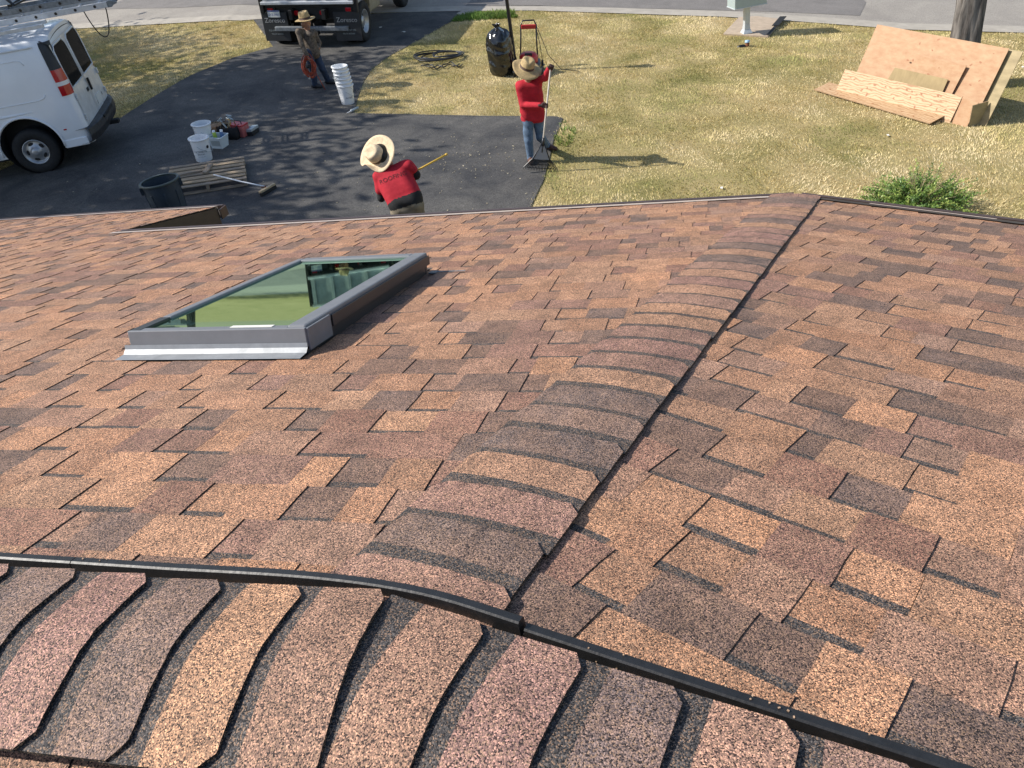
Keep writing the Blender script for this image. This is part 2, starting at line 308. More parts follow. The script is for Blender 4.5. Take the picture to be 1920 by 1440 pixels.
# drive: left edge from the street down to the van, along the van's far side, round by the garage, then the parking pad
left_edge = [P2(q) for q in ((474, 36), (512, 88), (440, 108), (360, 141), (290, 181), (226, 222))]
pad_edge = [P2(q) for q in ((868, 19), (852, 38), (782, 78), (735, 103), (703, 126), (684, 150), (672, 180), (664, 214), (760, 216), (900, 219), (1040, 220), (1053, 223), (1045, 243), (1036, 262), (1029, 292), (1017, 338), (1003, 366), (992, 390))]
hem = (.55, 9.0)
drive_poly = left_edge + [(-8.5, 14.9), (-13.0, 13.6), (-13.0, 7.0), (-5.5, 8.3), (-2.4, 7.6), hem] + pad_edge[::-1]
poly_sheet('driveway', drive_poly, .012, M['drive'])
mb = MB()                                     # raised rim of the drive over the turf
for a, b in list(zip(pad_edge[7:-1], pad_edge[8:])):
    mb.bar((*a, float(gz(*a)) + .0), (*b, float(gz(*b)) + .0), .05, .03)
struct(mb.build('driveway_edge', M['drive']))

# street: a strip running beyond the lawn, concrete gutter on the near side
near = [P2(q) for q in ((0, 62), (200, 52), (450, 40), (620, 27), (870, 22), (1000, 21), (1360, 33), (1500, 42), (1700, 57), (1920, 63))]
near = [(near[0][0] - 30, near[0][1] + 9)] + near + [(near[-1][0] + 40, near[-1][1] - 9)]
def strip(name, inner, outer, dz, mt):
    mb = MB(); k = len(inner)
    mb.v = [(p[0], p[1], float(gz(*p)) + dz) for p in inner] + [(p[0], p[1], float(gz(*p)) + dz) for p in outer]
    mb.f = [(i, i + 1, k + i + 1, k + i) for i in range(k - 1)]; mb.m = [0] * (k - 1); mb.c = [None] * (k - 1)
    return struct(drape(mb.build(name, mt), dz))
def off(pts, d): return [(p[0] + .29 * d, p[1] + .957 * d) for p in pts]
strip('street', off(near, .55), off(near, 15), .016, M['street'])
strip('gutter_apron', near, off(near, .62), .022, M['concrete_g'])
patchp = [P2(q) for q in ((872, 13), (1000, 13), (1200, 17), (1440, 23), (1612, 31), (1624, 6))]
poly_sheet('street_patch', patchp + [(patchp[-1][0] + .8, patchp[-1][1] + 3), (patchp[0][0] + .9, patchp[0][1] + 3)], .022, M['patch'])
lp = [P2(q) for q in ((180, 20), (330, 16), (500, 12))]
poly_sheet('street_patch', lp + [(lp[-1][0] + 1.0, lp[-1][1] + 5.0), (lp[0][0] + 1, lp[0][1] + 5)], .022, M['patch'])
poly_sheet('kerb_flare', [P2(q) for q in ((856, 27), (866, 22), (900, 21), (880, 28), (862, 31))], .028, M['concrete_g'])
pad_px = ((1356, 66), (1385, 35), (1420, 33), (1468, 39), (1440, 71))
padp = [P2(q) for q in pad_px]
mb = MB(); mb.prism(padp, 0, .07)
for i, v in enumerate(mb.v): mb.v[i] = (v[0], v[1], v[2] - .03 + float(gz(v[0], v[1])))
struct(mb.build('mailbox_pad', M['concrete'], bevel=.008))

# ------------------------------------------------------------------ grass
rng = np.random.default_rng(4)
def vnoise(x, y, s, seed):
    r = np.random.default_rng(seed); T = r.random((64, 64)); x = x / s; y = y / s; i = np.floor(x).astype(int); j = np.floor(y).astype(int); a = x - i; b = y - j
    a = a * a * (3 - 2 * a); b = b * b * (3 - 2 * b); q = lambda ii, jj: T[ii % 64, jj % 64]
    return (q(i, j) * (1 - a) + q(i + 1, j) * a) * (1 - b) + (q(i, j + 1) * (1 - a) + q(i + 1, j + 1) * a) * b
def inpoly(x, y, poly):
    c = np.zeros(len(x), bool); n = len(poly)
    for i in range(n):
        (x0, y0), (x1, y1) = poly[i], poly[(i + 1) % n]
        if y0 == y1: continue
        k = ((y0 > y) != (y1 > y)) & (x < (x1 - x0) * (y - y0) / (y1 - y0) + x0); c ^= k
    return c
def blades(name, N, box, hmin, hmax, wid, seed, pal, label, keep=None):
    r = np.random.default_rng(seed); x = r.uniform(box[0], box[1], N); y = r.uniform(box[2], box[3], N)
    ok = ~inpoly(x + r.normal(0, .03, N), y + r.normal(0, .03, N), drive_poly) & ~inpoly(x, y, [near[0]] + near + [(60, 60), (-60, 80)]) & ~inpoly(x, y, padp)
    P = px(np.stack([x, y, gz(x, y)], -1)); ok &= (P[:, 0] > -400) & (P[:, 0] < 2700) & (P[:, 1] > -160) & (P[:, 1] < 720)
    if keep is not None: ok &= keep(x, y)
    x, y = x[ok], y[ok]; n = len(x)
    # worn, patchy turf: clumps of green in straw
    g = .5 * vnoise(x, y, 1.6, 1) + .3 * vnoise(x, y, .55, 2) + .2 * vnoise(x, y, .2, 3)
    dry = vnoise(x, y, 3.2, 7) + .5 * vnoise(x, y, .9, 8)
    th = vnoise(x, y, .33, 11)
    a = r.uniform(0, 2 * np.pi, n); h = r.uniform(hmin, hmax, n) * (.55 + .9 * th); w = wid * r.uniform(.6, 1.3, n); ln = r.uniform(.1, 1.15, n) * h
    comb = vnoise(x, y, .7, 21) * 6.28
    la = comb + r.normal(0, .9, n)
    z = gz(x, y)
    V = np.empty((n, 3, 3)); V[:, 0] = np.stack([x - np.cos(a) * w, y - np.sin(a) * w, z], -1); V[:, 1] = np.stack([x + np.cos(a) * w, y + np.sin(a) * w, z], -1)
    V[:, 2] = np.stack([x + np.cos(la) * ln, y + np.sin(la) * ln, z + h], -1)
    me = bpy.data.meshes.new(name); me.vertices.add(3 * n); me.vertices.foreach_set('co', V.astype(np.float32).ravel())
    me.loops.add(3 * n); me.loops.foreach_set('vertex_index', np.arange(3 * n, dtype=np.int32)); me.polygons.add(n); me.polygons.foreach_set('loop_start', np.arange(0, 3 * n, 3, dtype=np.int32)); me.polygons.foreach_set('loop_total', np.full(n, 3, np.int32))
    pal = np.array(pal); t = np.clip((g - .3) * 2.3 + r.normal(0, .16, n), 0, .999) if len(pal) > 1 else np.zeros(n)
    t = np.clip(t - .25 * (dry - .75), 0, .999) if len(pal) > 1 else t
    f = t * (len(pal) - 1); i = f.astype(int); fr = (f - i)[:, None]; c = pal[i] * (1 - fr) + pal[np.minimum(i + 1, len(pal) - 1)] * fr
    c = c * r.uniform(.7, 1.25, n)[:, None]
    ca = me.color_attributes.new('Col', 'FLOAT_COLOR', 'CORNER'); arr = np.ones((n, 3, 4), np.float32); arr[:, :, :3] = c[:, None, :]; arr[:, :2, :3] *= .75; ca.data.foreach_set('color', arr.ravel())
    me.materials.append(M['grass']); me.update(); me.validate()
    o = bpy.data.objects.new(name, me); COL.objects.link(o); tag(o, label, 'grass', kind='stuff'); return o
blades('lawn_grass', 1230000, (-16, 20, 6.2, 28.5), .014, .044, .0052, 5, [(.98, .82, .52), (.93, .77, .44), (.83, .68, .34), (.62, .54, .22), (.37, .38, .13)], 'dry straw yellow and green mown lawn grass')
c0 = P2((1060, 240))
blades('green_weeds', 2200, (c0[0] - .3, c0[0] + .45, c0[1] - 1.1, c0[1] + .4), .03, .075, .010, 9, [(.2, .3, .07), (.3, .36, .1)], 'bright green weeds along the right edge of the driveway pad', lambda x, y: (np.hypot((x - c0[0]) * 3 - (y - c0[1]) * .55, (y - c0[1] + .3)) < .62) & (vnoise(x, y, .07, 31) > .55))
kf = P2((905, 31))
blades('green_weeds', 3000, (kf[0] - .9, kf[0] + .9, kf[1] - .45, kf[1] + .35), .05, .11, .014, 10, [(.12, .22, .04), (.19, .27, .06)], 'green tuft of weeds where driveway meets the street')

# shingle grit and wood chips lying on the drive
r_ = np.random.default_rng(8); mb = MB(); n = 0
while n < 330:
    q = (r_.uniform(560, 1040), r_.uniform(225, 400)) if n % 3 else (r_.uniform(120, 900), r_.uniform(150, 400))
    if n % 3 == 1: q = (r_.normal(900, 60), r_.normal(300 + 0.1 * 0, 22))
    P = G(*q)
    if not inpoly(np.array([P[0]]), np.array([P[1]]), drive_poly)[0]: n += 1; continue
    s = abs(r_.normal(.005, .005)) + .003; k = r_.uniform(.25, .85)
    mb.box((P[0], P[1], P[2] + .016), (s * r_.uniform(1, 2.6), s, .006), 0, Matrix.Rotation(r_.uniform(0, 6), 3, 'Z'), (.62 * k, .54 * k, .38 * k)); n += 1
tag(mb.build('debris_chips', M['chip']), 'pale chips and grit scattered over the dark driveway', 'debris', kind='stuff')
# ------------------------------------------------------------------ the house and its shingled roof
AZA, AZB, PT = 17.07, 43.2, 15.4
cP, sP, tP = math.cos(RAD(PT)), math.sin(RAD(PT)), math.tan(RAD(PT))
hdir = lambda az: A3(math.sin(RAD(az)), math.cos(RAD(az)), 0)
ddir = lambda az: hdir(az) * cP + A3(0, 0, -sP)
nrm = lambda az: hdir(az) * sP + A3(0, 0, cP)
EXPO = .143
def on_plane(x, y, n, h):
    d = ray(x, y); P = d * (-h / (n @ d)); P[2] += CZ; return P
nA, nB = nrm(AZA), nrm(AZB); HA = .7403
onA = lambda x, y: on_plane(x, y, nA, HA)
corner = on_plane(1492, 363, nA, HA - .02 * cP) - A3(0, 0, .02)                                   # where the hip meets the eaves
HB = -nB @ (corner - A3(0, 0, CZ)); onB = lambda x, y: on_plane(x, y, nB, HB)
DEL = (AZB - AZA) / 2
hip_d = hdir(AZA + DEL) + A3(0, 0, -tP * math.cos(RAD(DEL))); hip_d /= np.linalg.norm(hip_d)
dA, uA, dB, uB = ddir(AZA), hdir(AZA + 90), ddir(AZB), hdir(AZB + 90)
v_edge = (on_plane(0, 1048, nA, HA - .03 * cP) - A3(0, 0, .03) - corner) @ dA               # far edge of the ridge vent, measured down the slope from the corner
v_crest = v_edge - .192
APEX = corner + hip_d * (v_crest / (hip_d @ dA))
VE = (corner - APEX) @ dA                                  # ridge to eave down the slope
AZR = (AZB + AZA + 180) / 2; half = (AZA + 180 - AZB) / 2
hipr_d = hdir(AZR) + A3(0, 0, -tP * math.cos(RAD(half))); hipr_d /= np.linalg.norm(hipr_d)
KH = cP * math.tan(RAD(DEL)); KR = cP * math.tan(RAD(half))
pA = lambda u, v, h=0.0: APEX + uA * u + dA * v + nA * h
pB = lambda u, v, h=0.0: APEX + uB * u + dB * v + nB * h
AZC = AZA + 180; dC, uC, nC = ddir(AZC), hdir(AZC + 90), nrm(AZC)
pC = lambda u, v, h=0.0: APEX + uC * u + dC * v + nC * h
def uvA(P): Q = P - APEX; return Q @ uA, Q @ dA
U_RAKE = uvA(onA(236, 431))[0]; V_LOW = uvA(onA(412, 388))[1]
UL = -9.0
house = thing('house', 'single-storey house with brown laminate shingle roof filling the foreground', 'house', (float(APEX[0]), float(APEX[1]), .2))
bpy.context.view_layer.update()
HINV = house.matrix_world.inverted()
def hb(mb, name, mats, parent=None, **k):                  # build a part given in world coordinates
    o = mb.build(name, mats, parent or house, **k); o.matrix_parent_inverse = (parent or house).matrix_world.inverted() if parent is None else Matrix(); return o

# skylight opening
sk = [uvA(onA(*q)) for q in ((243, 676), (582, 667), (797, 513))]
SU0, SU1 = sk[0][0], (sk[1][0] + sk[2][0]) / 2; SV0, SV1 = (sk[0][1] + sk[1][1]) / 2 + .035, sk[2][1]
def quad(mb, pf, u0, u1, v0, v1, h, mi=0): mb.add([pf(u0, v0, h), pf(u1, v0, h), pf(u1, v1, h), pf(u0, v1, h)], [(0, 3, 2, 1)], mi)
slopes = {}
mb = MB(); O = .05
quad(mb, pA, UL, U_RAKE, 0, V_LOW - .02, -.008); quad(mb, pA, U_RAKE, SU0 + O, 0, VE - .02, -.008)
quad(mb, pA, SU0 + O, SU1 - O, 0, SV0 + O, -.008); quad(mb, pA, SU0 + O, SU1 - O, SV1 - O, VE - .02, -.008); quad(mb, pA, SU1 - O, 0, 0, VE - .02, -.008)
mb.add([pA(0, 0, -.008), pA(KH * (VE - .02), VE - .02, -.008), pA(0, VE - .02, -.008)], [(0, 2, 1)])
slopes['A'] = hb(mb, 'front_slope', M['deck'])
mb = MB(); mb.add([pB(0, 0, -.008), pB(-KH * (VE - .02), VE - .02, -.008), pB(8, VE - .02, -.008), pB(8, 8 / KR, -.008)], [(0, 1, 2, 3)]); slopes['B'] = hb(mb, 'angled_slope', M['deck'])
mb = MB(); mb.add([pC(0, 0, -.008), pC(9.0, 0, -.008), pC(9.0, 4.5, -.008), pC(-4.5 * KR * .9, 4.5, -.008), pC(-4.5 * KR * .9, 4.05, -.008)], [(0, 4, 3, 2, 1)]); slopes['C'] = hb(mb, 'rear_slope', M['deck'])

rs = random.Random(11)
TAN, TAN2, MAR, DRK, DUS, GRY = (.385, .212, .127), (.335, .183, .112), (.23, .124, .095), (.135, .09, .076), (.3, .175, .124), (.105, .077, .07)
def tone(kind):
    c = rs.choices((TAN, TAN2, MAR, DRK, DUS, GRY), (36, 26, 18, 10, 14, 3) if kind == 'tooth' else (24, 22, 22, 16, 14, 6))[0]
    k = rs.uniform(.84, 1.14); j = rs.uniform(-.06, .06)
    return tuple(max(.01, c[i] * k * (1 + (j, 0, -j)[i])) for i in range(3))
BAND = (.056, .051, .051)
def tab_geo(pf, ul0, ur0, ul1, ur1, vt, vb, tooth, c):
    """one tab: (ul0,ur0) at its upper end vt, (ul1,ur1) at its butt vb"""
    ht, hbt = (.0029, .0062) if tooth else (.0002, .0033)
    hbt += rs.uniform(0, .0012); skew = rs.uniform(-.002, .002)
    rows = [(vt - .012, ht - .0008), (vt, ht), (vt + rs.uniform(.022, .032), ht + (hbt - ht) * .2), ((vt + vb) / 2 + .02, ht + (hbt - ht) * .6), (vb + skew, hbt)]
    vs, fs, cs = [], [], []
    for v, h in rows:
        t = (v - vt) / (vb - vt); a = ul0 + (ul1 - ul0) * t; b = ur0 + (ur1 - ur0) * t
        j1, j2 = rs.uniform(-.0012, .0012), rs.uniform(-.0012, .0012)
        vs += [pf(a + j1, v, h), pf(b + j2, v, h)]
    n = len(rows)
    for i in range(n - 1):
        fs.append((2 * i, 2 * i + 2, 2 * i + 3, 2 * i + 1)); cs.append(BAND if (not tooth and i < 2) else c)
    o = len(vs)
    for i in (0, n - 1):
        v, h = rows[i]; t = (v - vt) / (vb - vt)
    low = []
    for v, h in rows:
        t = (v - vt) / (vb - vt); a = ul0 + (ul1 - ul0) * t; b = ur0 + (ur1 - ur0) * t
        vs += [pf(a, v, -.004), pf(b, v, -.004)]
    EDG = (.012, .011, .012)
    for i in range(n - 1):
        fs.append((2 * i, o + 2 * i, o + 2 * i + 2, 2 * i + 2)); cs.append(EDG); fs.append((2 * i + 1, 2 * i + 3, o + 2 * i + 3, o + 2 * i + 1)); cs.append(EDG)
    fs.append((2 * n - 2, o + 2 * n - 2, o + 2 * n - 1, 2 * n - 1)); cs.append(EDG)
    return vs, fs, cs
def course_tabs(pf, vb, u0f, u1f, vt=None):
    """walk along one course laying tooth, gap, tooth ...; u0f,u1f give the ends as functions of v"""
    vt = vb - EXPO if vt is None else vt; out = []; u = min(u0f(vt), u0f(vb)) - rs.uniform(0, .2); end = max(u1f(vt), u1f(vb)); tooth = rs.random() < .5; lean = rs.uniform(-.003, .003)
    while u < end:
        w = rs.choice((rs.uniform(.08, .14), rs.uniform(.12, .21))) if tooth else rs.choice((rs.uniform(.06, .12), rs.uniform(.1, .18)))
        a0, b0, a1, b1 = u, u + w, u + lean, u + w + lean
        lo0, hi0, lo1, hi1 = u0f(vt), u1f(vt), u0f(vb), u1f(vb)
        A0, B0, A1, B1 = max(a0, lo0), min(b0, hi0), max(a1, lo1), min(b1, hi1)
        if B0 - A0 > .004 or B1 - A1 > .004:
            if B0 < A0: A0 = B0 = (A0 if a0 < lo0 else B0)
            if B1 < A1: A1 = B1 = (A1 if a1 < lo1 else B1)
            out.append((pf, A0, B0, A1, B1, vt, vb, tooth, tone('tooth' if tooth else 'gap')))
        u += w; tooth = not tooth
        if rs.random() < .1: tooth = not tooth
    return out
tabs = {'A': [], 'B': [], 'C': []}
ncr = int(V_LOW / EXPO) + 1
ROW0 = uvA(A3(*onA(300, 1045)))[1] % EXPO
v = ROW0 if ROW0 > .04 else ROW0 + EXPO
while v < V_LOW + .1:
    vb = min(v, V_LOW + .012) if v < V_LOW + .012 else None
    if vb is None: break
    if v <= VE + .015:
        t = course_tabs(pA, v, lambda q: UL, lambda q: KH * q)
    else:
        t = course_tabs(pA, v, lambda q: UL, lambda q: U_RAKE)
    tabs['A'] += t; v += EXPO
# last strip at the front eave
k = math.floor((VE + .015 - ROW0) / EXPO); vl = ROW0 + k * EXPO
if VE + .015 - vl > .02: tabs['A'] += course_tabs(pA, VE + .015, lambda q: U_RAKE, lambda q: KH * q, vl)
v = .09
while v < VE + .014:
    tabs['B'] += course_tabs(pB, v, lambda q: -KH * q, lambda q: min(KR * max(q, 0), 7.5)); v += EXPO
if VE + .015 - (v - EXPO) > .02: tabs['B'] += course_tabs(pB, VE + .015, lambda q: -KH * q, lambda q: 7.5, v - EXPO)
v = .1
while v < 4.4:
    tabs['C'] += course_tabs(pC, v, lambda q: -KR * max(q, 0) * .9, lambda q: 8.9); v += EXPO
# leave out tabs under the skylight opening
kept = []
for t in tabs['A']:
    pf, a0, b0, a1, b1, vt, vb = t[:7]
    if vb > SV0 + .01 and vt < SV1 - .01:
        lo_, hi_ = min(a0, a1), max(b0, b1)
        if lo_ >= SU0 - .01 and hi_ <= SU1 + .01: continue
        if lo_ < SU0 < hi_: b0, b1 = min(b0, SU0 + .008), min(b1, SU0 + .008)
        elif lo_ < SU1 < hi_: a0, a1 = max(a0, SU1 - .008), max(a1, SU1 - .008)
        t = (pf, a0, b0, a1, b1) + tuple(t[5:])
    kept.append(t)
tabs['A'] = kept
ranked = []
for key in 'AB':
    for i, t in enumerate(tabs[key]):
        pf, a0, b0, a1, b1, vt, vb = t[:7]; Q = px(np.array([pf(a0, vt), pf(b0, vt), pf(b1, vb), pf(a1, vb)])); c = Q.mean(0)
        if not (-20 < c[0] < 1940 and 0 < c[1] < 1460): continue
        Q = np.clip(Q, [0, 0], [1920, 1440]); ar = abs(sum(Q[k][0] * Q[(k + 1) % 4][1] - Q[(k + 1) % 4][0] * Q[k][1] for k in range(4))) / 2
        if b0 - a0 > .02: ranked.append((ar, key, i))
ranked.sort(reverse=True); single = {(k, i) for _, k, i in ranked[:296]}
for key, tl in tabs.items():
    rest = MB(); par = slopes[key]
    for i, t in enumerate(tl):
        vs, fs, cs = tab_geo(*t)
        if (key, i) in single:
            q = MB(); q.v = [tuple(p) for p in vs]; q.f = fs; q.m = [0] * len(fs); q.c = cs
            o = q.build('shingle', M['gran'], par); o.matrix_parent_inverse = Matrix()
        else:
            o_ = len(rest.v); rest.v += [tuple(p) for p in vs]; rest.f += [tuple(j + o_ for j in f) for f in fs]; rest.m += [0] * len(fs); rest.c += cs
    o = rest.build('shingle_field', M['gran'], par); o['kind'] = 'stuff'

# ---- caps: bent shingles over hip and ridge
def cap_mesh(org, dr, lat, k, cr, W, s_butt, L, lift, arch, c, e=EXPO, tip=.028, raise_=.0075):
    """dr: unit 3d direction the butt faces; lat: horizontal unit across; z falls k per metre from the crest"""
    mb = MB(); lat = A3(*lat); nC_ = 14; ts = [-1, -.93, -.84, -.7, -.55, -.4, -.25, -.12, 0, .12, .25, .4, .55, .7, .84, .93, 1]
    srows = [s_butt - e - .03, s_butt - e, s_butt - e + rs.uniform(.026, .038), s_butt - e * .5, s_butt - tip, s_butt]
    sk_ = rs.uniform(-.006, .006); W = W + rs.uniform(-.003, .003)
    def P(s, t, dh):
        l = W * t
        z = -k * (math.sqrt(l * l + cr * cr) - cr) + lift - arch * t * t + dh
        return org + dr * (s + sk_ * t) + lat * l + A3(0, 0, z)
    vs = []
    wav = [rs.uniform(-.0016, .0016) for _ in ts]
    for i, s in enumerate(srows):
        f = max(0, (s - (s_butt - e)) / e)
        for j, t in enumerate(ts):
            ss = s
            if i == len(srows) - 1:                 # clipped corners at the butt
                if abs(t) == 1: ss = s - tip
                elif abs(t) > .9: ss = s - tip * .55
                elif abs(t) > .8: ss = s
            vs.append(P(ss, t, raise_ * f + wav[j] * f + .001))
    n = len(ts); fs, cs = [], []
    for i in range(len(srows) - 1):
        for j in range(n - 1):
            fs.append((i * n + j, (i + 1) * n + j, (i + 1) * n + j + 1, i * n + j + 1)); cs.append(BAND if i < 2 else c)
    o = len(vs)
    rim = [i * n for i in range(len(srows))] + [(len(srows) - 1) * n + j for j in range(1, n)] + [i * n + n - 1 for i in reversed(range(len(srows) - 1))]
    for r in rim: vs.append(vs[r] + A3(0, 0, -.0065))
    for a in range(len(rim) - 1):
        fs.append((rim[a], o + a, o + a + 1, rim[a + 1])); cs.append((.012, .011, .012))
    # orientation: make the tops look up
    q = [vs[i] for i in fs[0]]
    if np.cross(q[1] - q[0], q[2] - q[0])[2] < 0: fs = [tuple(reversed(f)) for f in fs]
    mb.v = [tuple(p) for p in vs]; mb.f = fs; mb.m = [0] * len(fs); mb.c = cs
    return mb
CAPT = [(.37, .21, .128), (.255, .15, .12), (.225, .132, .108), (.115, .09, .086), (.33, .19, .12), (.13, .098, .09), (.25, .14, .12), (.28, .17, .132), (.18, .125, .107), (.35, .2, .13), (.27, .155, .128)]
LEFTC = [(.25, .15, .11), (.37, .21, .125), (.155, .112, .1), (.27, .155, .135), (.135, .104, .1), (.25, .148, .13), (.33, .2, .145), (.2, .13, .11)]; RIGHTC = [(.27, .16, .115), (.26, .152, .135), (.13, .1, .098), (.34, .2, .15), (.22, .14, .12)]
def ctone(seq=None):
    if seq: return seq.pop(0)
    return ctone_()
def ctone_(): c = rs.choice(CAPT); k = rs.uniform(.9, 1.1); return tuple(x * k for x in c)
hl = math.sqrt((corner - APEX) @ (corner - APEX)); lat_h = np.cross(hdir(AZA + DEL), A3(0, 0, 1))
s = hl + .004
while s > .24:
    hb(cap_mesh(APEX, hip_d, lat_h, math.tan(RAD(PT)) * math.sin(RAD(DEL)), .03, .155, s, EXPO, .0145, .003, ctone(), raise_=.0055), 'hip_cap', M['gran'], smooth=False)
    s -= EXPO + rs.uniform(-.003, .003)
for sg in (-1, 1):
    pts = []
    vent_h = MB()
    for s in np.linspace(.45, hl - .02, 30): pts.append(APEX + hip_d * s + lat_h * sg * .12 + A3(0, 0, -tP * math.sin(RAD(DEL)) * .12 + .004))
    for a, b in zip(pts[:-1], pts[1:]): vent_h.bar(a, b, .05, .009)
    hb(vent_h, 'hip_vent', M['vent'])
# main ridge (falls away both sides) and the hip to the right
lat_r = hdir(AZA)
s = .03
while s > -9:
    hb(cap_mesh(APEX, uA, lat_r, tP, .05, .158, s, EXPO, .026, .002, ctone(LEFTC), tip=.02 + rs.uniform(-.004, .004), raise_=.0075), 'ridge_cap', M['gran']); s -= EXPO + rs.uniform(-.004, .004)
lat_rr = hdir(AZR - 90)
s = .03 + EXPO
while s < 4.2:
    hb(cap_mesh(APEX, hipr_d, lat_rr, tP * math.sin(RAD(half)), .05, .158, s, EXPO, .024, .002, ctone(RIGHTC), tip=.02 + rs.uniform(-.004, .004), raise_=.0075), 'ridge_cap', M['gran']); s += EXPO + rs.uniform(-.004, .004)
def vent_bar(f, s0, s1, name, n=40):
    """ribbed baffle: a low wall with a flat lip, f(s, across, height)"""
    mb = MB(); prof = [(.176, .0), (.176, .030), (.179, .033), (.192, .033), (.195, .030), (.195, .0)]; k = len(prof); ss = np.linspace(s0, s1, n)
    vs = [f(s, a, h) for s in ss for a, h in prof]
    fs = [(i * k + j, i * k + j + 1, (i + 1) * k + j + 1, (i + 1) * k + j) for i in range(n - 1) for j in range(k - 1)] + [tuple(range(k)), tuple((n - 1) * k + j for j in reversed(range(k)))]
    mb.add(vs, fs); return hb(mb, name, M['vent'])
def left_bar(s, a, h):                                       # runs along the ridge, then rides up over the hip caps and bends with the right hip
    fP = lambda q: APEX + uA * q + dA * (a / cP) + nA * h
    fQ = lambda q: APEX + hipr_d * q + lat_rr * a + A3(0, 0, -tP * math.sin(RAD(half)) * a + h + .012)
    s0, s1 = -.42, .12
    if s <= s0: return fP(s)
    if s >= s1: return fQ(s)
    w = (s - s0) / (s1 - s0); p0, p3 = fP(s0), fQ(s1); L = (s1 - s0) * .33; p1, p2 = p0 + uA * L, p3 - hipr_d * L
    return p0 * (1 - w) ** 3 + p1 * 3 * w * (1 - w) ** 2 + p2 * 3 * w * w * (1 - w) + p3 * w ** 3
vent_bar(left_bar, -9, -.6, 'ridge_vent'); vent_bar(left_bar, -.598, .205, 'ridge_vent')
vent_bar(lambda s, a, h: APEX + hipr_d * s + lat_rr * a + A3(0, 0, -tP * math.sin(RAD(half)) * a + h), .212, 4.2, 'ridge_vent')
vent_bar(lambda s, a, h: APEX + uA * s - lat_r * a + A3(0, 0, -tP * a + h), -9, 0, 'ridge_vent')
vent_bar(lambda s, a, h: APEX + hipr_d * s - lat_rr * a + A3(0, 0, -tP * math.sin(RAD(half)) * a + h), 0, 4.2, 'ridge_vent')
mb = MB()                                                   # open vent core under the caps
for f in (lambda s, a, h: APEX + uA * s + lat_r * a + A3(0, 0, -tP * abs(a) + h), lambda s, a, h: APEX + hipr_d * s + lat_rr * a + A3(0, 0, -tP * math.sin(RAD(half)) * abs(a) + h)):
    s0, s1 = (-9, 0) if f(1, 0, 0) @ uA > (APEX @ uA) + .99 else (0, 4.2)
    for sg in (-1, 1): mb.add([f(s0, .05 * sg, .018), f(s1, .05 * sg, .018), f(s1, .14 * sg, .016), f(s0, .14 * sg, .016), f(s0, .14 * sg, 0), f(s1, .14 * sg, 0)], [(0, 1, 2, 3), (3, 2, 5, 4)])
hb(mb, 'ridge_vent_core', M['vent'])

# ---- eaves: drip edge, gutter, fascia, walls
def eave(pf, u0, u1, v, name_sfx, gut=True, dripc='drip'):
    mb = MB(); mb.add([pf(u0, v - .05, .0105), pf(u1, v - .05, .0105), pf(u1, v + .022, .0105), pf(u0, v + .022, .0105), pf(u1, v + .022, -.03), pf(u0, v + .022, -.03)], [(0, 3, 2, 1), (3, 5, 4, 2)])
    hb(mb, 'drip_edge', M[dripc])
    out = (pf(0, 1) - pf(0, 0)); out = A3(out[0], out[1], 0) / math.hypot(out[0], out[1]); along = pf(1, 0) - pf(0, 0)
    E0, E1 = pf(u0, v), pf(u1, v)
    if gut:
        prof = [(.0, -.02), (.0, -.115), (.07, -.115), (.105, -.07), (.105, -.035), (.125, -.03), (.125, -.022), (.098, -.022), (.098, -.068), (.066, -.108), (.008, -.108), (.008, -.02)]
        mb = MB(); k = len(prof); vs = [E + out * (a - .0) + A3(0, 0, h) for E in (E0, E1) for a, h in prof]
        mb.add(vs, [(j, (j + 1) % k, k + (j + 1) % k, k + j) for j in range(k)] + [tuple(range(k)), tuple(k + j for j in reversed(range(k)))]); hb(mb, 'gutter', M['gutter'])
    mb = MB(); mb.bar(E0 + out * -.02 + A3(0, 0, -.1), E1 + out * -.02 + A3(0, 0, -.1), .022, .16); hb(mb, 'fascia', M['fascia'])
    mb = MB(); a, b = E0 - out * .25, E1 - out * .25; mb.bar(a + A3(0, 0, -.17), b + A3(0, 0, -.17), .46, .015); hb(mb, 'soffit', M['fascia'])
    mb = MB(); a, b = E0 - out * .5 - A3(0, 0, .17), E1 - out * .5 - A3(0, 0, .17); ga, gb = a.copy(), b.copy(); ga[2] = gz(a[0], a[1]) - .2; gb[2] = gz(b[0], b[1]) - .2
    mb.add([a, b, gb, ga], [(0, 1, 2, 3)]); hb(mb, 'wall', M['wall'])
eave(pA, U_RAKE + .02, KH * VE, VE, '', True)
eave(pB, -KH * VE, 7.5, VE, '', True, 'fascia')
for u0, u1 in ((-.6, .1), (.9, 1.3), (1.75, 3.0)):
    mb = MB(); mb.add([pB(u0, VE - .0, .0125), pB(u1, VE - .0, .0125), pB(u1, VE + .024, .0125), pB(u0, VE + .024, .0125)], [(0, 3, 2, 1)]); hb(mb, 'drip_edge', M['drip'])
eave(pA, UL, U_RAKE + .0, V_LOW, '', True)
mb = MB()                                                   # rake: fascia board and the gable strip below it
a, b = pA(U_RAKE - .01, VE - .12, -.085), pA(U_RAKE - .01, V_LOW - .0, -.085); mb.bar(a, b, .025, .15, up=tuple(nA)); hb(mb, 'rake_board', M['fascia'])
mb = MB(); a, b = pA(U_RAKE - .10, VE - .6, -.12), pA(U_RAKE - .10, V_LOW - .1, -.12); ga, gb = a.copy(), b.copy(); ga[2] = gb[2] = .3; mb.add([a, b, gb, ga], [(0, 1, 2, 3)]); hb(mb, 'wall', M['wall'])
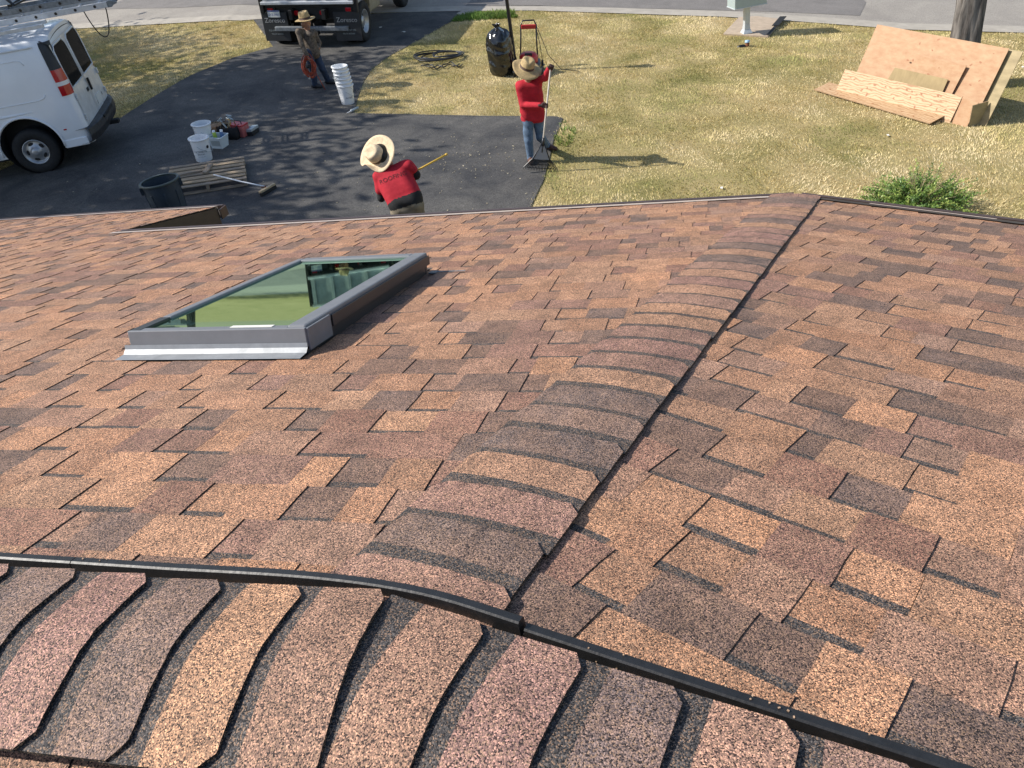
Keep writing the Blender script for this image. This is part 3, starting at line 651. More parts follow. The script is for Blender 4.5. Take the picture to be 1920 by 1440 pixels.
mb = MB(); g0 = pA(U_RAKE + .03, V_LOW + .02, -.02); mb.box(g0 + A3(.0, .05, -.055), (.012, .125, .1), 0, Matrix.Rotation(RAD(-AZA), 3, 'Z')); hb(mb, 'gutter_end_cap', M['gutter'])

# ---- skylight: curb, flashing, frame rails, pane
SH = .09
mb = MB(); T = .03
cu = [(SU0, SU1, SV0, SV0 + T), (SU0, SU1, SV1 - T, SV1), (SU0, SU0 + T, SV0 + T, SV1 - T), (SU1 - T, SU1, SV0 + T, SV1 - T)]
def slab(mb, u0, u1, v0, v1, h0, h1, mi=0):
    mb.add([pA(u0, v0, h0), pA(u1, v0, h0), pA(u1, v1, h0), pA(u0, v1, h0), pA(u0, v0, h1), pA(u1, v0, h1), pA(u1, v1, h1), pA(u0, v1, h1)], [(0, 1, 2, 3), (7, 6, 5, 4), (4, 5, 1, 0), (5, 6, 2, 1), (6, 7, 3, 2), (7, 4, 0, 3)], mi)
for c in cu: slab(mb, *c, -.01, SH - .022)
skyl = hb(mb, 'skylight', M['skydark'], bevel=.004)
tag(skyl, 'grey framed skylight with green tinted glass on the left slope')
F = .062
def skp(mb, name, mats, **k): o = mb.build(name, mats, skyl, **k); o.matrix_parent_inverse = Matrix(); return o
mb = MB(); slab(mb, SU0 - .012, SU1 + .012, SV0 - .016, SV0 - .002, .03, SH + .006); skp(mb, 'head_cladding', M['skyframe'], bevel=.003)
mb = MB(); slab(mb, SU0 - .012, SU0 + .03, SV0 - .002, SV0 + .17, SH - .02, SH + .006); skp(mb, 'cladding_clip', M['skydark'], bevel=.002)
mb = MB(); slab(mb, SU1 - F, SU1 + .008, SV0 + .0, SV1 - .0, SH - .02, SH + .012); skp(mb, 'frame_rail', M['skyframe'], bevel=.008)
mb = MB(); slab(mb, SU0 - .004, SU0 + F * .55, SV0 + .17, SV1, SH - .02, SH + .008); skp(mb, 'frame_rail', M['skyframe'], bevel=.006)
mb = MB(); slab(mb, SU0 + F * .55, SU1 - F, SV1 - F * .8, SV1 + .006, SH - .02, SH + .01); skp(mb, 'frame_rail', M['skyframe'], bevel=.006)
mb = MB(); slab(mb, SU0 + .0, SU1 - F, SV0 + .0, SV0 + .03, SH - .02, SH + .0045); skp(mb, 'frame_rail', M['skyframe'], bevel=.003)
mb = MB(); slab(mb, SU1 + .010, SU1 + .016, SV0 + .18, SV1 - .0, .045, SH - .002); skp(mb, 'side_cover', M['skydark'], bevel=.002)
mb = MB(); slab(mb, SU1 + .010, SU1 + .019, SV0 - .01, SV0 + .16, .018, SH + .004); skp(mb, 'corner_cover', M['skyframe'], bevel=.002)
mb = MB(); slab(mb, SU1 - F - .22, SU1 - F - .06, SV0 + .005, SV0 + .028, SH + .005, SH + .007); skp(mb, 'rating_sticker', M['paper'])
# apron flashing at the head, bent out over the shingles
mb = MB(); prof = [(-.018, .046), (-.02, .03), (-.034, .016), (-.075, .0125), (-.082, .0115)]
vs = [pA(u, SV0 + a, h) for u in (SU0 - .035, SU1 + .012) for a, h in prof]; k = len(prof)
mb.add(vs, [(j, j + 1, k + j + 1, k + j) for j in range(k - 1)]); skp(mb, 'flashing', M['flashing'])
mb = MB(); slab(mb, SU1 + .02, SU1 + .055, SV1 - .05, SV1 + .0, .008, .013); slab(mb, SU1 + .055, SU1 + .19, SV1 - .015, SV1 - .002, .008, .0105); skp(mb, 'flashing', M['alud'])
gm = bpy.data.materials.new('skylight_glass'); gm.use_nodes = True; n_ = gm.node_tree.nodes; l_ = gm.node_tree.links
for x in list(n_): n_.remove(x)
oo = n_.new('ShaderNodeOutputMaterial'); mx = n_.new('ShaderNodeMixShader'); gl = n_.new('ShaderNodeBsdfGlossy'); tr = n_.new('ShaderNodeBsdfTransparent'); fr = n_.new('ShaderNodeFresnel'); fr.inputs[0].default_value = 1.75
gl.inputs['Color'].default_value = (.5, .74, .57, 1); gl.inputs['Roughness'].default_value = .02; tr.inputs['Color'].default_value = (.2, .36, .25, 1)
l_.new(fr.outputs[0], mx.inputs[0]); l_.new(tr.outputs[0], mx.inputs[1]); l_.new(gl.outputs[0], mx.inputs[2]); l_.new(mx.outputs[0], oo.inputs[0])
mb = MB(); slab(mb, SU0 + .03, SU1 - F + .01, SV0 + .02, SV1 - .04, SH - .008, SH - .002); skp(mb, 'pane', gm)
mb = MB(); dn = A3(0, 0, -.75); c4 = [pA(SU0 + .03, SV0 + .03, 0), pA(SU1 - .03, SV0 + .03, 0), pA(SU1 - .03, SV1 - .03, 0), pA(SU0 + .03, SV1 - .03, 0)]
mb.add([*c4, *[c + dn for c in c4]], [(0, 1, 5, 4), (1, 2, 6, 5), (2, 3, 7, 6), (3, 0, 4, 7)]); skp(mb, 'shaft', M['shaft'])
mb = MB(); mb.add([c + A3(0, 0, -2.4) + (c - sum(c4) / 4) * 1.5 for c in c4], [(0, 1, 2, 3)]); skp(mb, 'room_floor', M['room'])

mb = MB(); rg_ = random.Random(17)
for _ in range(70):
    if rg_.random() < .7: s_ = rg_.uniform(.22, 1.3); P = APEX + hipr_d * s_ + lat_rr * rg_.uniform(.162, .192); P = P + A3(0, 0, -tP * math.sin(RAD(half)) * .185 + (.0345 if (P - APEX - hipr_d * s_) @ lat_rr > .178 else .016))
    else: s_ = rg_.uniform(-1.2, -.5); P = pA(s_, .192 / cP, .0345) - dA * rg_.uniform(-.002, .011)
    k = rg_.uniform(.5, 1.2); mb.box(P, (rg_.uniform(.0015, .0032), .0022, .0016), 0, Matrix.Rotation(rg_.uniform(0, 3), 3, 'Z'), (.42 * k, .28 * k, .18 * k))
o = hb(mb, 'loose_granules', M['chip']); o['kind'] = 'stuff'
# ------------------------------------------------------------------ white cargo van (rear half in frame)
def wheel(name, parent, loc, R, W, rimR, mt_rim, side, holes=5, dual=False):
    """wheel turning about local x; `side` = +1/-1 is the outer face"""
    e = MB(); n = 36
    rot = Matrix.Rotation(RAD(90 * side), 4, 'Y'); rot.translation = Vector(loc)
    e.lathe([(rimR * .98, -W / 2 + .02), (R * .93, -W / 2), (R, -W * .36), (R * 1.004, 0), (R, W * .36), (R * .93, W / 2), (rimR * 1.04, W / 2 - .005), (rimR, W / 2 - .03)], n, 0, rot)
    w = e.build(name, M['tyre'], parent, smooth=True)
    r = MB(); r.lathe([(rimR * 1.0, W / 2 - .03), (rimR * 1.02, W / 2 - .004), (rimR * .95, W / 2 - .006), (rimR * .88, W / 2 - .05), (rimR * .8, W / 2 - .055), (rimR * .5, W / 2 - .03), (rimR * .36, W / 2 - .012), (rimR * .32, W / 2 + .02), (rimR * .15, W / 2 + .03), (0.001, W / 2 + .03)] if not dual else [(rimR, W / 2 - .03), (rimR * 1.02, W / 2 - .004), (rimR * .95, W / 2 - .01), (rimR * .85, W / 2 - .1), (rimR * .5, W / 2 - .12), (rimR * .45, W / 2 - .06), (0.001, W / 2 - .05)], n, 0, rot)
    r.build('rim', mt_rim, w, smooth=True)
    for k in range(holes):
        a = 2 * math.pi * k / holes + .3; h = MB(); q = Matrix.Translation((math.cos(a) * rimR * .66, math.sin(a) * rimR * .66, (W / 2 - .038) if not dual else (W / 2 - .108))) @ Matrix.Rotation(a, 4, 'Z') @ Matrix.Diagonal((.7, 1.25, 1, 1))
        h.lathe([(.0, .004), (rimR * .17, .004), (rimR * .17, -.02)], 12, 0, rot @ q); h.build('rim_hole', M['black'], w)
    return w
VAX = 83.0; VS = 1.05
vr = G(176, 268, .35); vd = -hdir(VAX + .0)                     # van points away to the left
vrt = A3(-vd[1], vd[0], 0) * 1                                   # left of heading
cr_ = np.cross(vd, A3(0, 0, 1))                                  # right of heading = far side
VW = 2.0 * VS; vc = vr + cr_ * (VW / 2) ; vc = A3(vc[0], vc[1], float(gz(vc[0], vc[1])))
van = thing('van', 'white cargo van with roof rack and ladders parked at the left of the drive', 'van', tuple(vc), rot=tilt_rot(math.atan2(-vd[0], vd[1]), Vector((.011, -.05, 1)).normalized()) @ Matrix.Scale(VS, 3))
bpy.context.view_layer.update()
# local: y forward from the rear face, x right (far side), z up from the ground
HWc = lambda z: (.985 if z < .95 else .985 - .045 * ((z - .95) / .5) if z < 1.45 else .94 - .14 * ((z - 1.45) / .45) if z < 1.9 else .8)
zs = [.33, .42, .5, .62, .8, .95, 1.05, 1.2, 1.35, 1.5, 1.65, 1.78, 1.88, 1.95, 2.0, 2.02]
hw = [.94, .965, .985, .99, .995, .985, .975, .96, .945, .925, .9, .875, .85, .79, .6, .0]
ysec = [(0.0, .90, 0.0), (.02, .945, 0.), (.07, .98, 0.), (.16, 1.0, 0.), (.5, 1.0, 0.), (1.5, 1.0, 0), (2.6, 1.0, 0.), (3.4, 1.0, 0.), (4.0, .99, 0), (4.35, .98, -.2), (4.7, .97, -.65), (5.0, .96, -.95), (5.4, .93, -1.0), (5.62, .84, -1.05)]
mb = MB(); nz = len(zs)
for y, k, dz in ysec:
    for sgn in (-1, 1):
        order = range(nz) if sgn == -1 else range(nz - 2, -1, -1)
        for i in order:
            z = zs[i]; lean = .07 * max(0, (z - .9) / 1.1) ** 1.4 if y < .3 else (.07 * max(0, (z - .9) / 1.1) ** 1.4 * max(0, 1 - (y - .3) / .6))
            zz = z if dz == 0 else min(z, 2.02 + dz) if z > .9 else z
            rr = k if z < 1.9 else k - (1 - k) * .6
            mb.v.append((sgn * hw[i] * rr, y + lean, zz - (.02 * (1 - k) * 10 if z > 1.95 else 0)))
m_ = 2 * nz - 1
for s_ in range(len(ysec) - 1):
    for i in range(m_):
        j = (i + 1) % m_; mb.f.append((s_ * m_ + i, s_ * m_ + j, (s_ + 1) * m_ + j, (s_ + 1) * m_ + i))
mb.f += [tuple(range(m_)), tuple((len(ysec) - 1) * m_ + i for i in reversed(range(m_)))]
mb.m = [0] * len(mb.f); mb.c = [None] * len(mb.f)
vbody = mb.build('body', [M['vanwhite'], M['black']], van, smooth=True)
bmx = bmesh.new(); bmx.from_mesh(vbody.data); bmesh.ops.recalc_face_normals(bmx, faces=bmx.faces[:]); bmx.to_mesh(vbody.data); bmx.free()
WR = .36; WY = (.93, 4.4)
cut = MB()
for wy in WY:
    q = Matrix.Rotation(RAD(90), 4, 'Y'); q.translation = Vector((0, wy, .44)); cut.lathe([(.0001, -1.2), (.475, -1.2), (.475, -.62), (.0001, -.62)], 40, 0, q); cut.lathe([(.0001, .62), (.475, .62), (.475, 1.2), (.0001, 1.2)], 40, 0, q)
cuto = cut.build('cutter', M['black'], van)
bm2 = bmesh.new(); bm2.from_mesh(cuto.data); bmesh.ops.remove_doubles(bm2, verts=bm2.verts[:], dist=.0005); bmesh.ops.recalc_face_normals(bm2, faces=bm2.faces[:]); bm2.to_mesh(cuto.data); bm2.free()
bo = vbody.modifiers.new('wheel_arches', 'BOOLEAN'); bo.operation = 'DIFFERENCE'; bo.object = cuto; bo.solver = 'EXACT'
bpy.context.view_layer.update(); me2 = bpy.data.meshes.new_from_object(vbody.evaluated_get(bpy.context.evaluated_depsgraph_get())); vbody.modifiers.remove(bo); vbody.data = me2
bpy.data.objects.remove(cuto)
try: me2.set_sharp_from_angle(angle=RAD(32))
except Exception: pass
vp = lambda mb, name, mats, parent=van, **k: mb.build(name, mats, parent, **k)
for wy in WY:
    for sg in (-1, 1):
        wheel('wheel', van, (sg * .84, wy, WR + .0), WR, .24, .2, M['steel'], sg)
        a = MB(); pts = [(sg * (1.0), wy + .495 * math.cos(t), .44 + .495 * math.sin(t)) for t in np.linspace(-.12, math.pi + .12, 22)]; a.tube(pts, .016, 6); vp(a, 'wheel_arch_lip', M['vanwhite'], smooth=True)
        a = MB(); a.lathe([(.46, -.18), (.46, .12), (.0, .12)], 24, 0, Matrix.Translation((sg * .78, wy, .46)) @ Matrix.Rotation(RAD(90 * -sg), 4, 'Y')); vp(a, 'wheel_well', M['black'])
# side panel pressings
for sg in (-1, 1):
    wx = lambda z: sg * (np.interp(z, zs, hw) + .004)
    a = MB(); pts = [(wx(1.13), 3.3, 1.13), (wx(1.13), .52, 1.13), (wx(1.15), .43, 1.15), (wx(1.2), .39, 1.2)]; a.tube(pts, .007, 6); vp(a, 'body_crease', M['vanwhite'], smooth=True)
    a = MB(); pts = [(wx(1.74), 3.3, 1.74), (wx(1.74), .62, 1.74), (wx(1.72), .55, 1.72), (wx(1.66), .51, 1.66)]; a.tube(pts, .006, 6); vp(a, 'body_crease', M['vanwhite'], smooth=True)
    a = MB(); a.tube([(wx(.8) - sg * .012, 3.4, .98), (wx(.95) - sg * .012, 1.0, .98), (wx(.95) - sg * .02, .4, .98)], [.022, .022, .004], 8); vp(a, 'body_crease', M['vanwhite'], smooth=True)
    a = MB(); a.tube([(sg * .862, 3.9, 1.885), (sg * .862, .3, 1.885)], .014, 6); vp(a, 'rain_gutter', M['vanwhite'], smooth=True)
    a = MB(); a.bar((sg * .966, 1.52, .40), (sg * .966, 3.9, .40), .05, .12); vp(a, 'sill', M['vanwhite'], bevel=.015)
    a = MB(); a.bar((sg * .975, .06, .395), (sg * .975, .44, .395), .03, .13); vp(a, 'sill', M['vanwhite'], bevel=.012)
    a = MB(); a.box((sg * .992, .33, .63), (.012, .045, .02)); vp(a, 'side_marker', M['redlens'])
    # rear corner: black trim with the lamp below it
    lean = lambda z: .07 * max(0, (z - .9) / 1.1) ** 1.4
    def corner_strip(z0, z1, n=6, out=.006):
        q = MB(); vs = []
        for z in np.linspace(z0, z1, n):
            w = np.interp(z, zs, hw); L = lean(z)
            for k, (yy, ww) in enumerate(((.15, 1.0), (.1, .999), (.05, .972), (.015, .935), (-.002, .89), (-.006, .845))): vs.append((sg * (w * ww + out), yy + L - out * .6, z))
        q.add(vs, [(i * 6 + j, i * 6 + j + 1, (i + 1) * 6 + j + 1, (i + 1) * 6 + j) for i in range(n - 1) for j in range(5)]); return q
    q = corner_strip(1.13, 1.28, 4, .012); vp(q, 'tail_lamp', M['redlens'], smooth=True)
    q = corner_strip(1.28, 1.34, 3, .012); vp(q, 'reversing_lamp', M['clearlens'], smooth=True)
    q = corner_strip(1.34, 1.52, 4, .012); vp(q, 'tail_lamp', M['redlens'], smooth=True)
    q = corner_strip(1.52, 1.92, 8, .008); vp(q, 'corner_trim', M['greytrim'], smooth=True)
a = MB(); vs = []
for x in np.linspace(-.84, .84, 12):
    z = 1.9 + .075 * (1 - (x / .86) ** 2); vs += [(x, .06, z - .03), (x, .18, z + .03), (x, .09, z - .09)]
a.add(vs, [(3 * i, 3 * i + 1, 3 * i + 4, 3 * i + 3) for i in range(11)] + [(3 * i + 2, 3 * i, 3 * i + 3, 3 * i + 5) for i in range(11)]); vp(a, 'header_trim', M['greytrim'], smooth=True)
# rear doors, each with its window, handle and hinges
lean = lambda z: .07 * max(0, (z - .9) / 1.1) ** 1.4
for sg in (-1, 1):
    def doorquad(x0, x1, z0, z1, off, rnd=.0, n=10):
        q = MB(); vs = []
        for z in np.linspace(z0, z1, n):
            r_in = rnd * max(0, 1 - (z1 - z) / .12) ** 2
            for x in (x0 + r_in, (x0 + x1) / 2, x1 - r_in): vs.append((sg * x, lean(z) - off + .05 * max(0, x - .55) ** 1.5, z))
        q.add(vs, [(i * 3 + j, i * 3 + j + 1, (i + 1) * 3 + j + 1, (i + 1) * 3 + j) for i in range(n - 1) for j in range(2)]); return q
    d = doorquad(.008, .83, .5, 1.86, .010); door = vp(d, 'rear_door', M['vandirt'], smooth=True)
    w = doorquad(.075, .79, 1.2, 1.81, .016, .1); ww = vp(w, 'window', M['glassdark'], door, smooth=True)
    f = MB(); ring = [(.06, 1.185), (.805, 1.185), (.815, 1.6), (.79, 1.76), (.7, 1.83), (.18, 1.83), (.08, 1.76), (.06, 1.6), (.06, 1.185)]
    f.tube([(sg * x, lean(z) - .014, z) for x, z in ring], .011, 6); vp(f, 'window_seal', M['vanwhite'], door, smooth=True)
    for z in (.72, 1.05):
        h = MB(); h.box((sg * .835, lean(z) - .02, z), (.05, .03, .09)); vp(h, 'hinge', M['vandirt'], door, bevel=.006)
h = MB(); h.box((.07, lean(1.02) - .03, 1.02), (.05, .03, .2)); vp(h, 'door_handle', M['black'], bevel=.008)
h = MB(); h.box((-.12, lean(.98) - .018, .98), (.1, .012, .06)); vp(h, 'keyhole_plate', M['black'], bevel=.004)
h = MB(); h.box((.30, lean(.72) - .016, .72), (.32, .008, .16)); vp(h, 'number_plate', M['plate'], bevel=.003)
rr_ = random.Random(5)
for i in range(9):
    h = MB(); x, z = rr_.uniform(-.6, .6), rr_.uniform(.52, .75); h.box((x, lean(z) - .0095, z), (rr_.uniform(.01, .04), .003, rr_.uniform(.012, .05)), 0, Matrix.Rotation(rr_.uniform(-.6, .6), 3, 'Y')); vp(h, 'paint_chip', M['greytrim'])
b = MB(); vs = []
for x in np.linspace(-1.0, 1.0, 15):
    y = -.14 + .13 * abs(x) ** 4
    for yy, z in ((y + .2, .585), (y + .02, .59), (y, .57), (y - .01, .47), (y + .02, .36), (y + .2, .35)): vs.append((x, yy, z))
b.add(vs, [(i * 6 + j, i * 6 + j + 1, (i + 1) * 6 + j + 1, (i + 1) * 6 + j) for i in range(14) for j in range(5)]); bp_ = vp(b, 'rear_bumper', M['bumper'], smooth=False)
b = MB(); b.box((0, -.15, .56), (.7, .02, .05)); vp(b, 'bumper_step', M['black'], bp_, bevel=.006)
b = MB(); b.box((0, -.16, .36), (.12, .2, .07)); vp(b, 'hitch', M['black'], bevel=.01)
b = MB(); b.box((0, 2.4, .3), (1.5, 4.3, .1)); vp(b, 'underbody', M['black'])
# roof rack and its load
for y in (1.02, 2.5, 3.9):
    c = MB(); c.box((0, y, 2.11), (1.72, .05, .05)); vp(c, 'rack_crossbar', M['alud'], bevel=.006)
    for sg in (-1, 1):
        c = MB(); c.bar((sg * .8, y, 2.12), (sg * .86, y, 2.0), .035, .035); c.prism([(y - .07, 1.9), (y + .07, 1.9), (y + .02, 2.03), (y - .02, 2.03)], -.012, .012, 0, Matrix(((0, 0, 1, sg * .868), (1, 0, 0, 0), (0, 1, 0, 0), (0, 0, 0, 1)))); vp(c, 'rack_foot', M['bedpaint'])
for x in (-.83, -.62):
    c = MB(); c.bar((x, .0, 2.165 - (.02 if x < -.7 else 0)), (x, 4.9, 2.165 - (.02 if x < -.7 else 0)), .06, .055); vp(c, 'rack_rail', M['alu'], bevel=.005)
VM = van.matrix_world.copy()
def ladder(label, x, z, y0, y1, w, mt, tilt=0, rung=.3, name='ladder'):
    t = thing(name, label, 'ladder', (0, 0, 0)); t.matrix_world = VM @ Matrix.Translation((x, y0, z)) @ Matrix.Rotation(tilt, 4, 'Y')
    L = y1 - y0
    for sg in (-1, 1):
        c = MB(); c.box((sg * w / 2, L / 2, 0), (.028, L, .085)); c.build('side_rail', mt, t, bevel=.004)
        for k in range(int(L / rung)):
            c = MB(); c.tube([(sg * (w / 2 + .010), .25 + k * rung, 0), (sg * (w / 2 + .018), .25 + k * rung, 0)], .022, 10); c.build('rung_end', M['blackpaint'], t)
        c = MB(); c.prism([(-.09, .02), (.0, .05), (.06, .04), (.06, -.045), (.0, -.045), (-.03, -.02), (-.09, -.005)], -.022, .022, 0, Matrix(((0, 0, 1, sg * w / 2), (1, 0, 0, 0), (0, 1, 0, 0), (0, 0, 0, 1)))); c.build('foot', M['alud'], t)
    for k in range(int(L / rung)):
        c = MB(); c.tube([(-w / 2, .25 + k * rung, 0), (w / 2, .25 + k * rung, 0)], .017, 8); c.build('rung', mt, t)
    return t
ladder('aluminium extension ladder lying flat on the van roof rack, lower one', -.28, 2.23, -1.0, 4.9, .44, M['alu'])
ladder('worn aluminium ladder stacked on top of the extension ladder on the van', -.22, 2.35, -.8, 4.7, .40, M['alud'])
ladder('grey aluminium ladder on the far side of the van roof rack', .35, 2.27, -.2, 4.9, .42, M['alud'])
ladder('upper grey ladder on the far side of the van roof rack', .42, 2.42, .1, 4.8, .40, M['alu'])
pk = thing('folding_plank', 'dark folding ladder jack brackets strapped on the van ladders', 'ladder jack', (0, 0, 0)); pk.matrix_world = VM @ Matrix.Translation((-.1, -.1, 2.42))
for a, b in (((-.2, .55, 0), (.1, .95, .42)), ((.1, .95, .42), (.2, .5, .0)), ((-.2, .55, 0), (.35, .25, .05)), ((.0, .75, .2), (.3, .35, .08))):
    c = MB(); c.bar(a, b, .035, .025); c.build('strut', M['blackpaint'], pk)
c = MB(); c.box((.05, .62, .0), (.5, .05, .04)); c.build('base_bar', M['blackpaint'], pk)
lp = thing('strap_loop', 'black strap looping down behind the van from the ladders', 'strap', (0, 0, 0)); lp.matrix_world = VM @ Matrix.Translation((-.5, -.85, 2.2))
c = MB(); c.tube([(.03 * math.sin(2 * t), -.05 + .34 * t / math.pi, -.42 * math.sin(t) ** .8) for t in np.linspace(0.0, math.pi, 30)], .009, 6); c.build('loop', M['black'], lp, smooth=True)

# ------------------------------------------------------------------ dump truck at the top of the drive
tl, tr_ = G(507, 89), G(688, 79); tc = (tl + tr_) / 2; TAZ = 15.0
trk = thing('dump_truck', 'dump truck backed onto the driveway with black mud flaps and number plate', 'truck', (float(tc[0]), float(tc[1]), float(gz(tc[0], tc[1]))), -RAD(TAZ), tilt=True)
tp = lambda mb, name, mats, parent=trk, **k: mb.build(name, mats, parent, **k)
# local y forward, origin on the ground under the rear axle
for sg in (-1, 1):
    wheel('wheel', trk, (sg * 1.07, .35, .47), .47, .26, .27, M['steel'], sg, holes=6, dual=True)
    wheel('wheel', trk, (sg * .78, .35, .47), .47, .25, .27, M['steel'], sg, holes=0, dual=True)
    wheel('wheel', trk, (sg * 1.0, 4.2, .47), .47, .27, .27, M['steel'], sg, holes=6)
    c = MB(); c.box((sg * .42, 2.6, .78), (.09, 6.0, .22)); tp(c, 'chassis_rail', M['framepaint'], bevel=.008)
    f = MB(); f.box((sg * .93, -.22, .48), (.66, .012, .66)); fl = tp(f, 'mud_flap', M['greytrim'], bevel=.003)
    for txt, sz, zz, yy in (('Zoresco', .155, .62, 0), ('EQUIPMENT CO.', .055, .42, 0), ('TRUCK BODIES', .045, .34, 0)):
        vs, fs = text_mesh(txt, sz); t = MB(); t.add([(v.x + sg * .93, -.2305, v.y + zz - .04) for v in vs], fs); tp(t, 'flap_lettering', M['ltext'] if sz > .1 else M['greyobj'], fl)
    c = MB(); c.box((sg * 1.0, -.16, .86), (.25, .1, .12)); lm = tp(c, 'tail_lamp_housing', M['framepaint'], bevel=.01)
    c = MB(); c.box((sg * 1.0, -.215, .86), (.14, .02, .09)); tp(c, 'tail_lamp', M['redlens'], lm, bevel=.01)
    c = MB(); c.lathe([(.0, .0), (.055, .0), (.06, -.03)], 16, 0, Matrix.Translation((sg * .33, -.26, .8)) @ Matrix.Rotation(RAD(90), 4, 'X')); tp(c, 'round_lamp', M['redlens'])
c = MB(); c.box((0, -.1, .78), (2.05, .12, .3)); tp(c, 'rear_frame_plate', M['framepaint'], bevel=.01)
c = MB(); c.box((0, -.24, .44), (1.9, .1, .11)); tp(c, 'rear_bumper', M['alud'], bevel=.02)
c = MB(); c.box((-.05, -.3, .36), (.5, .14, .1)); c.box((-.05, -.2, .62), (.14, .1, .3)); tp(c, 'hitch', M['framepaint'], bevel=.012)
c = MB(); c.box((0, .35, .5), (1.5, .12, .12)); c.lathe([(.0, -.2), (.15, -.13), (.18, 0), (.15, .13), (0, .2)], 14, 0, Matrix.Translation((0, .35, .5))); tp(c, 'rear_axle', M['framepaint'])
c = MB(); c.box((-.92, -.235, .78), (.31, .012, .16)); pl = tp(c, 'number_plate', M['plate'], bevel=.003)
vs, fs = text_mesh('ZYZ-0461', .068); t = MB(); t.add([(v.x - .92, -.243, v.y + .74) for v in vs], fs); tp(t, 'plate_lettering', M['bluetext'], pl)
c = MB(); c.box((-.92, -.242, .845), (.3, .002, .025)); tp(c, 'plate_band', M['bluetext'], pl)
# dump body: floor, ribbed sides, tailgate
c = MB(); c.box((0, 1.9, .96), (2.3, 4.2, .1)); bed = tp(c, 'bed_floor', M['framepaint'], bevel=.01)
c = MB(); c.box((0, -.22, 1.42), (2.3, .05, .78)); tg = tp(c, 'tailgate', M['bedpaint'], bevel=.01)
c = MB(); c.box((0, -.27, 1.03), (2.36, .1, .07)); tp(c, 'tailgate_lip', M['alu'], tg, bevel=.012)
for x in (-1.05, -.5, 0, .5, 1.05):
    c = MB(); c.box((x, -.265, 1.43), (.09, .04, .68)); tp(c, 'tailgate_rib', M['bedpaint'], tg, bevel=.008)
c = MB(); c.box((0, -.26, 1.79), (2.3, .07, .07)); tp(c, 'tailgate_rail', M['bedpaint'], tg, bevel=.01)
for sg in (-1, 1):
    c = MB(); c.box((sg * 1.19, 1.9, 1.38), (.05, 4.2, .82)); sd_ = tp(c, 'bed_side', M['bedpaint'], bevel=.008)
    for y in np.linspace(.2, 3.6, 6):
        c = MB(); c.box((sg * 1.235, y, 1.38), (.04, .08, .8)); tp(c, 'side_rib', M['bedpaint'], sd_, bevel=.008)
    c = MB(); c.box((sg * 1.2, -.2, 1.3), (.1, .12, 1.0)); tp(c, 'corner_post', M['framepaint'], bevel=.01)
    c = MB(); c.box((sg * .92, 1.45, .72), (.42, .9, .4)); tp(c, 'side_tank', M['tank'] if sg > 0 else M['framepaint'], bevel=.05)
    c = MB(); c.box((sg * .95, .98, .95), (.4, .03, .5)); tp(c, 'splash_guard', M['tank'] if sg > 0 else M['framepaint'], bevel=.004)
c = MB(); c.box((0, 4.0, 1.6), (2.3, .06, 1.0)); tp(c, 'bed_headboard', M['bedpaint'], bevel=.01)
c = MB(); c.prism([(4.15, .75), (6.6, .75), (6.7, 1.25), (5.75, 1.45), (5.25, 2.25), (4.3, 2.3), (4.15, 2.1)], -1.0, 1.0, 0, Matrix(((0, 0, 1, 0), (1, 0, 0, 0), (0, 1, 0, 0), (0, 0, 0, 1)))); cb = tp(c, 'cab', M['vanwhite'], bevel=.06)
c = MB(); c.box((0, 4.14, 1.85), (1.5, .02, .4)); tp(c, 'cab_window', M['glassdark'], cb, bevel=.01)
for sg in (-1, 1):
    c = MB(); c.prism([(4.5, 1.5), (5.5, 1.5), (5.15, 2.1), (4.5, 2.1)], 0, .02, 0, Matrix(((0, 0, 1, sg * 1.0 - .01), (1, 0, 0, 0), (0, 1, 0, 0), (0, 0, 0, 1)))); tp(c, 'cab_window', M['glassdark'], cb)
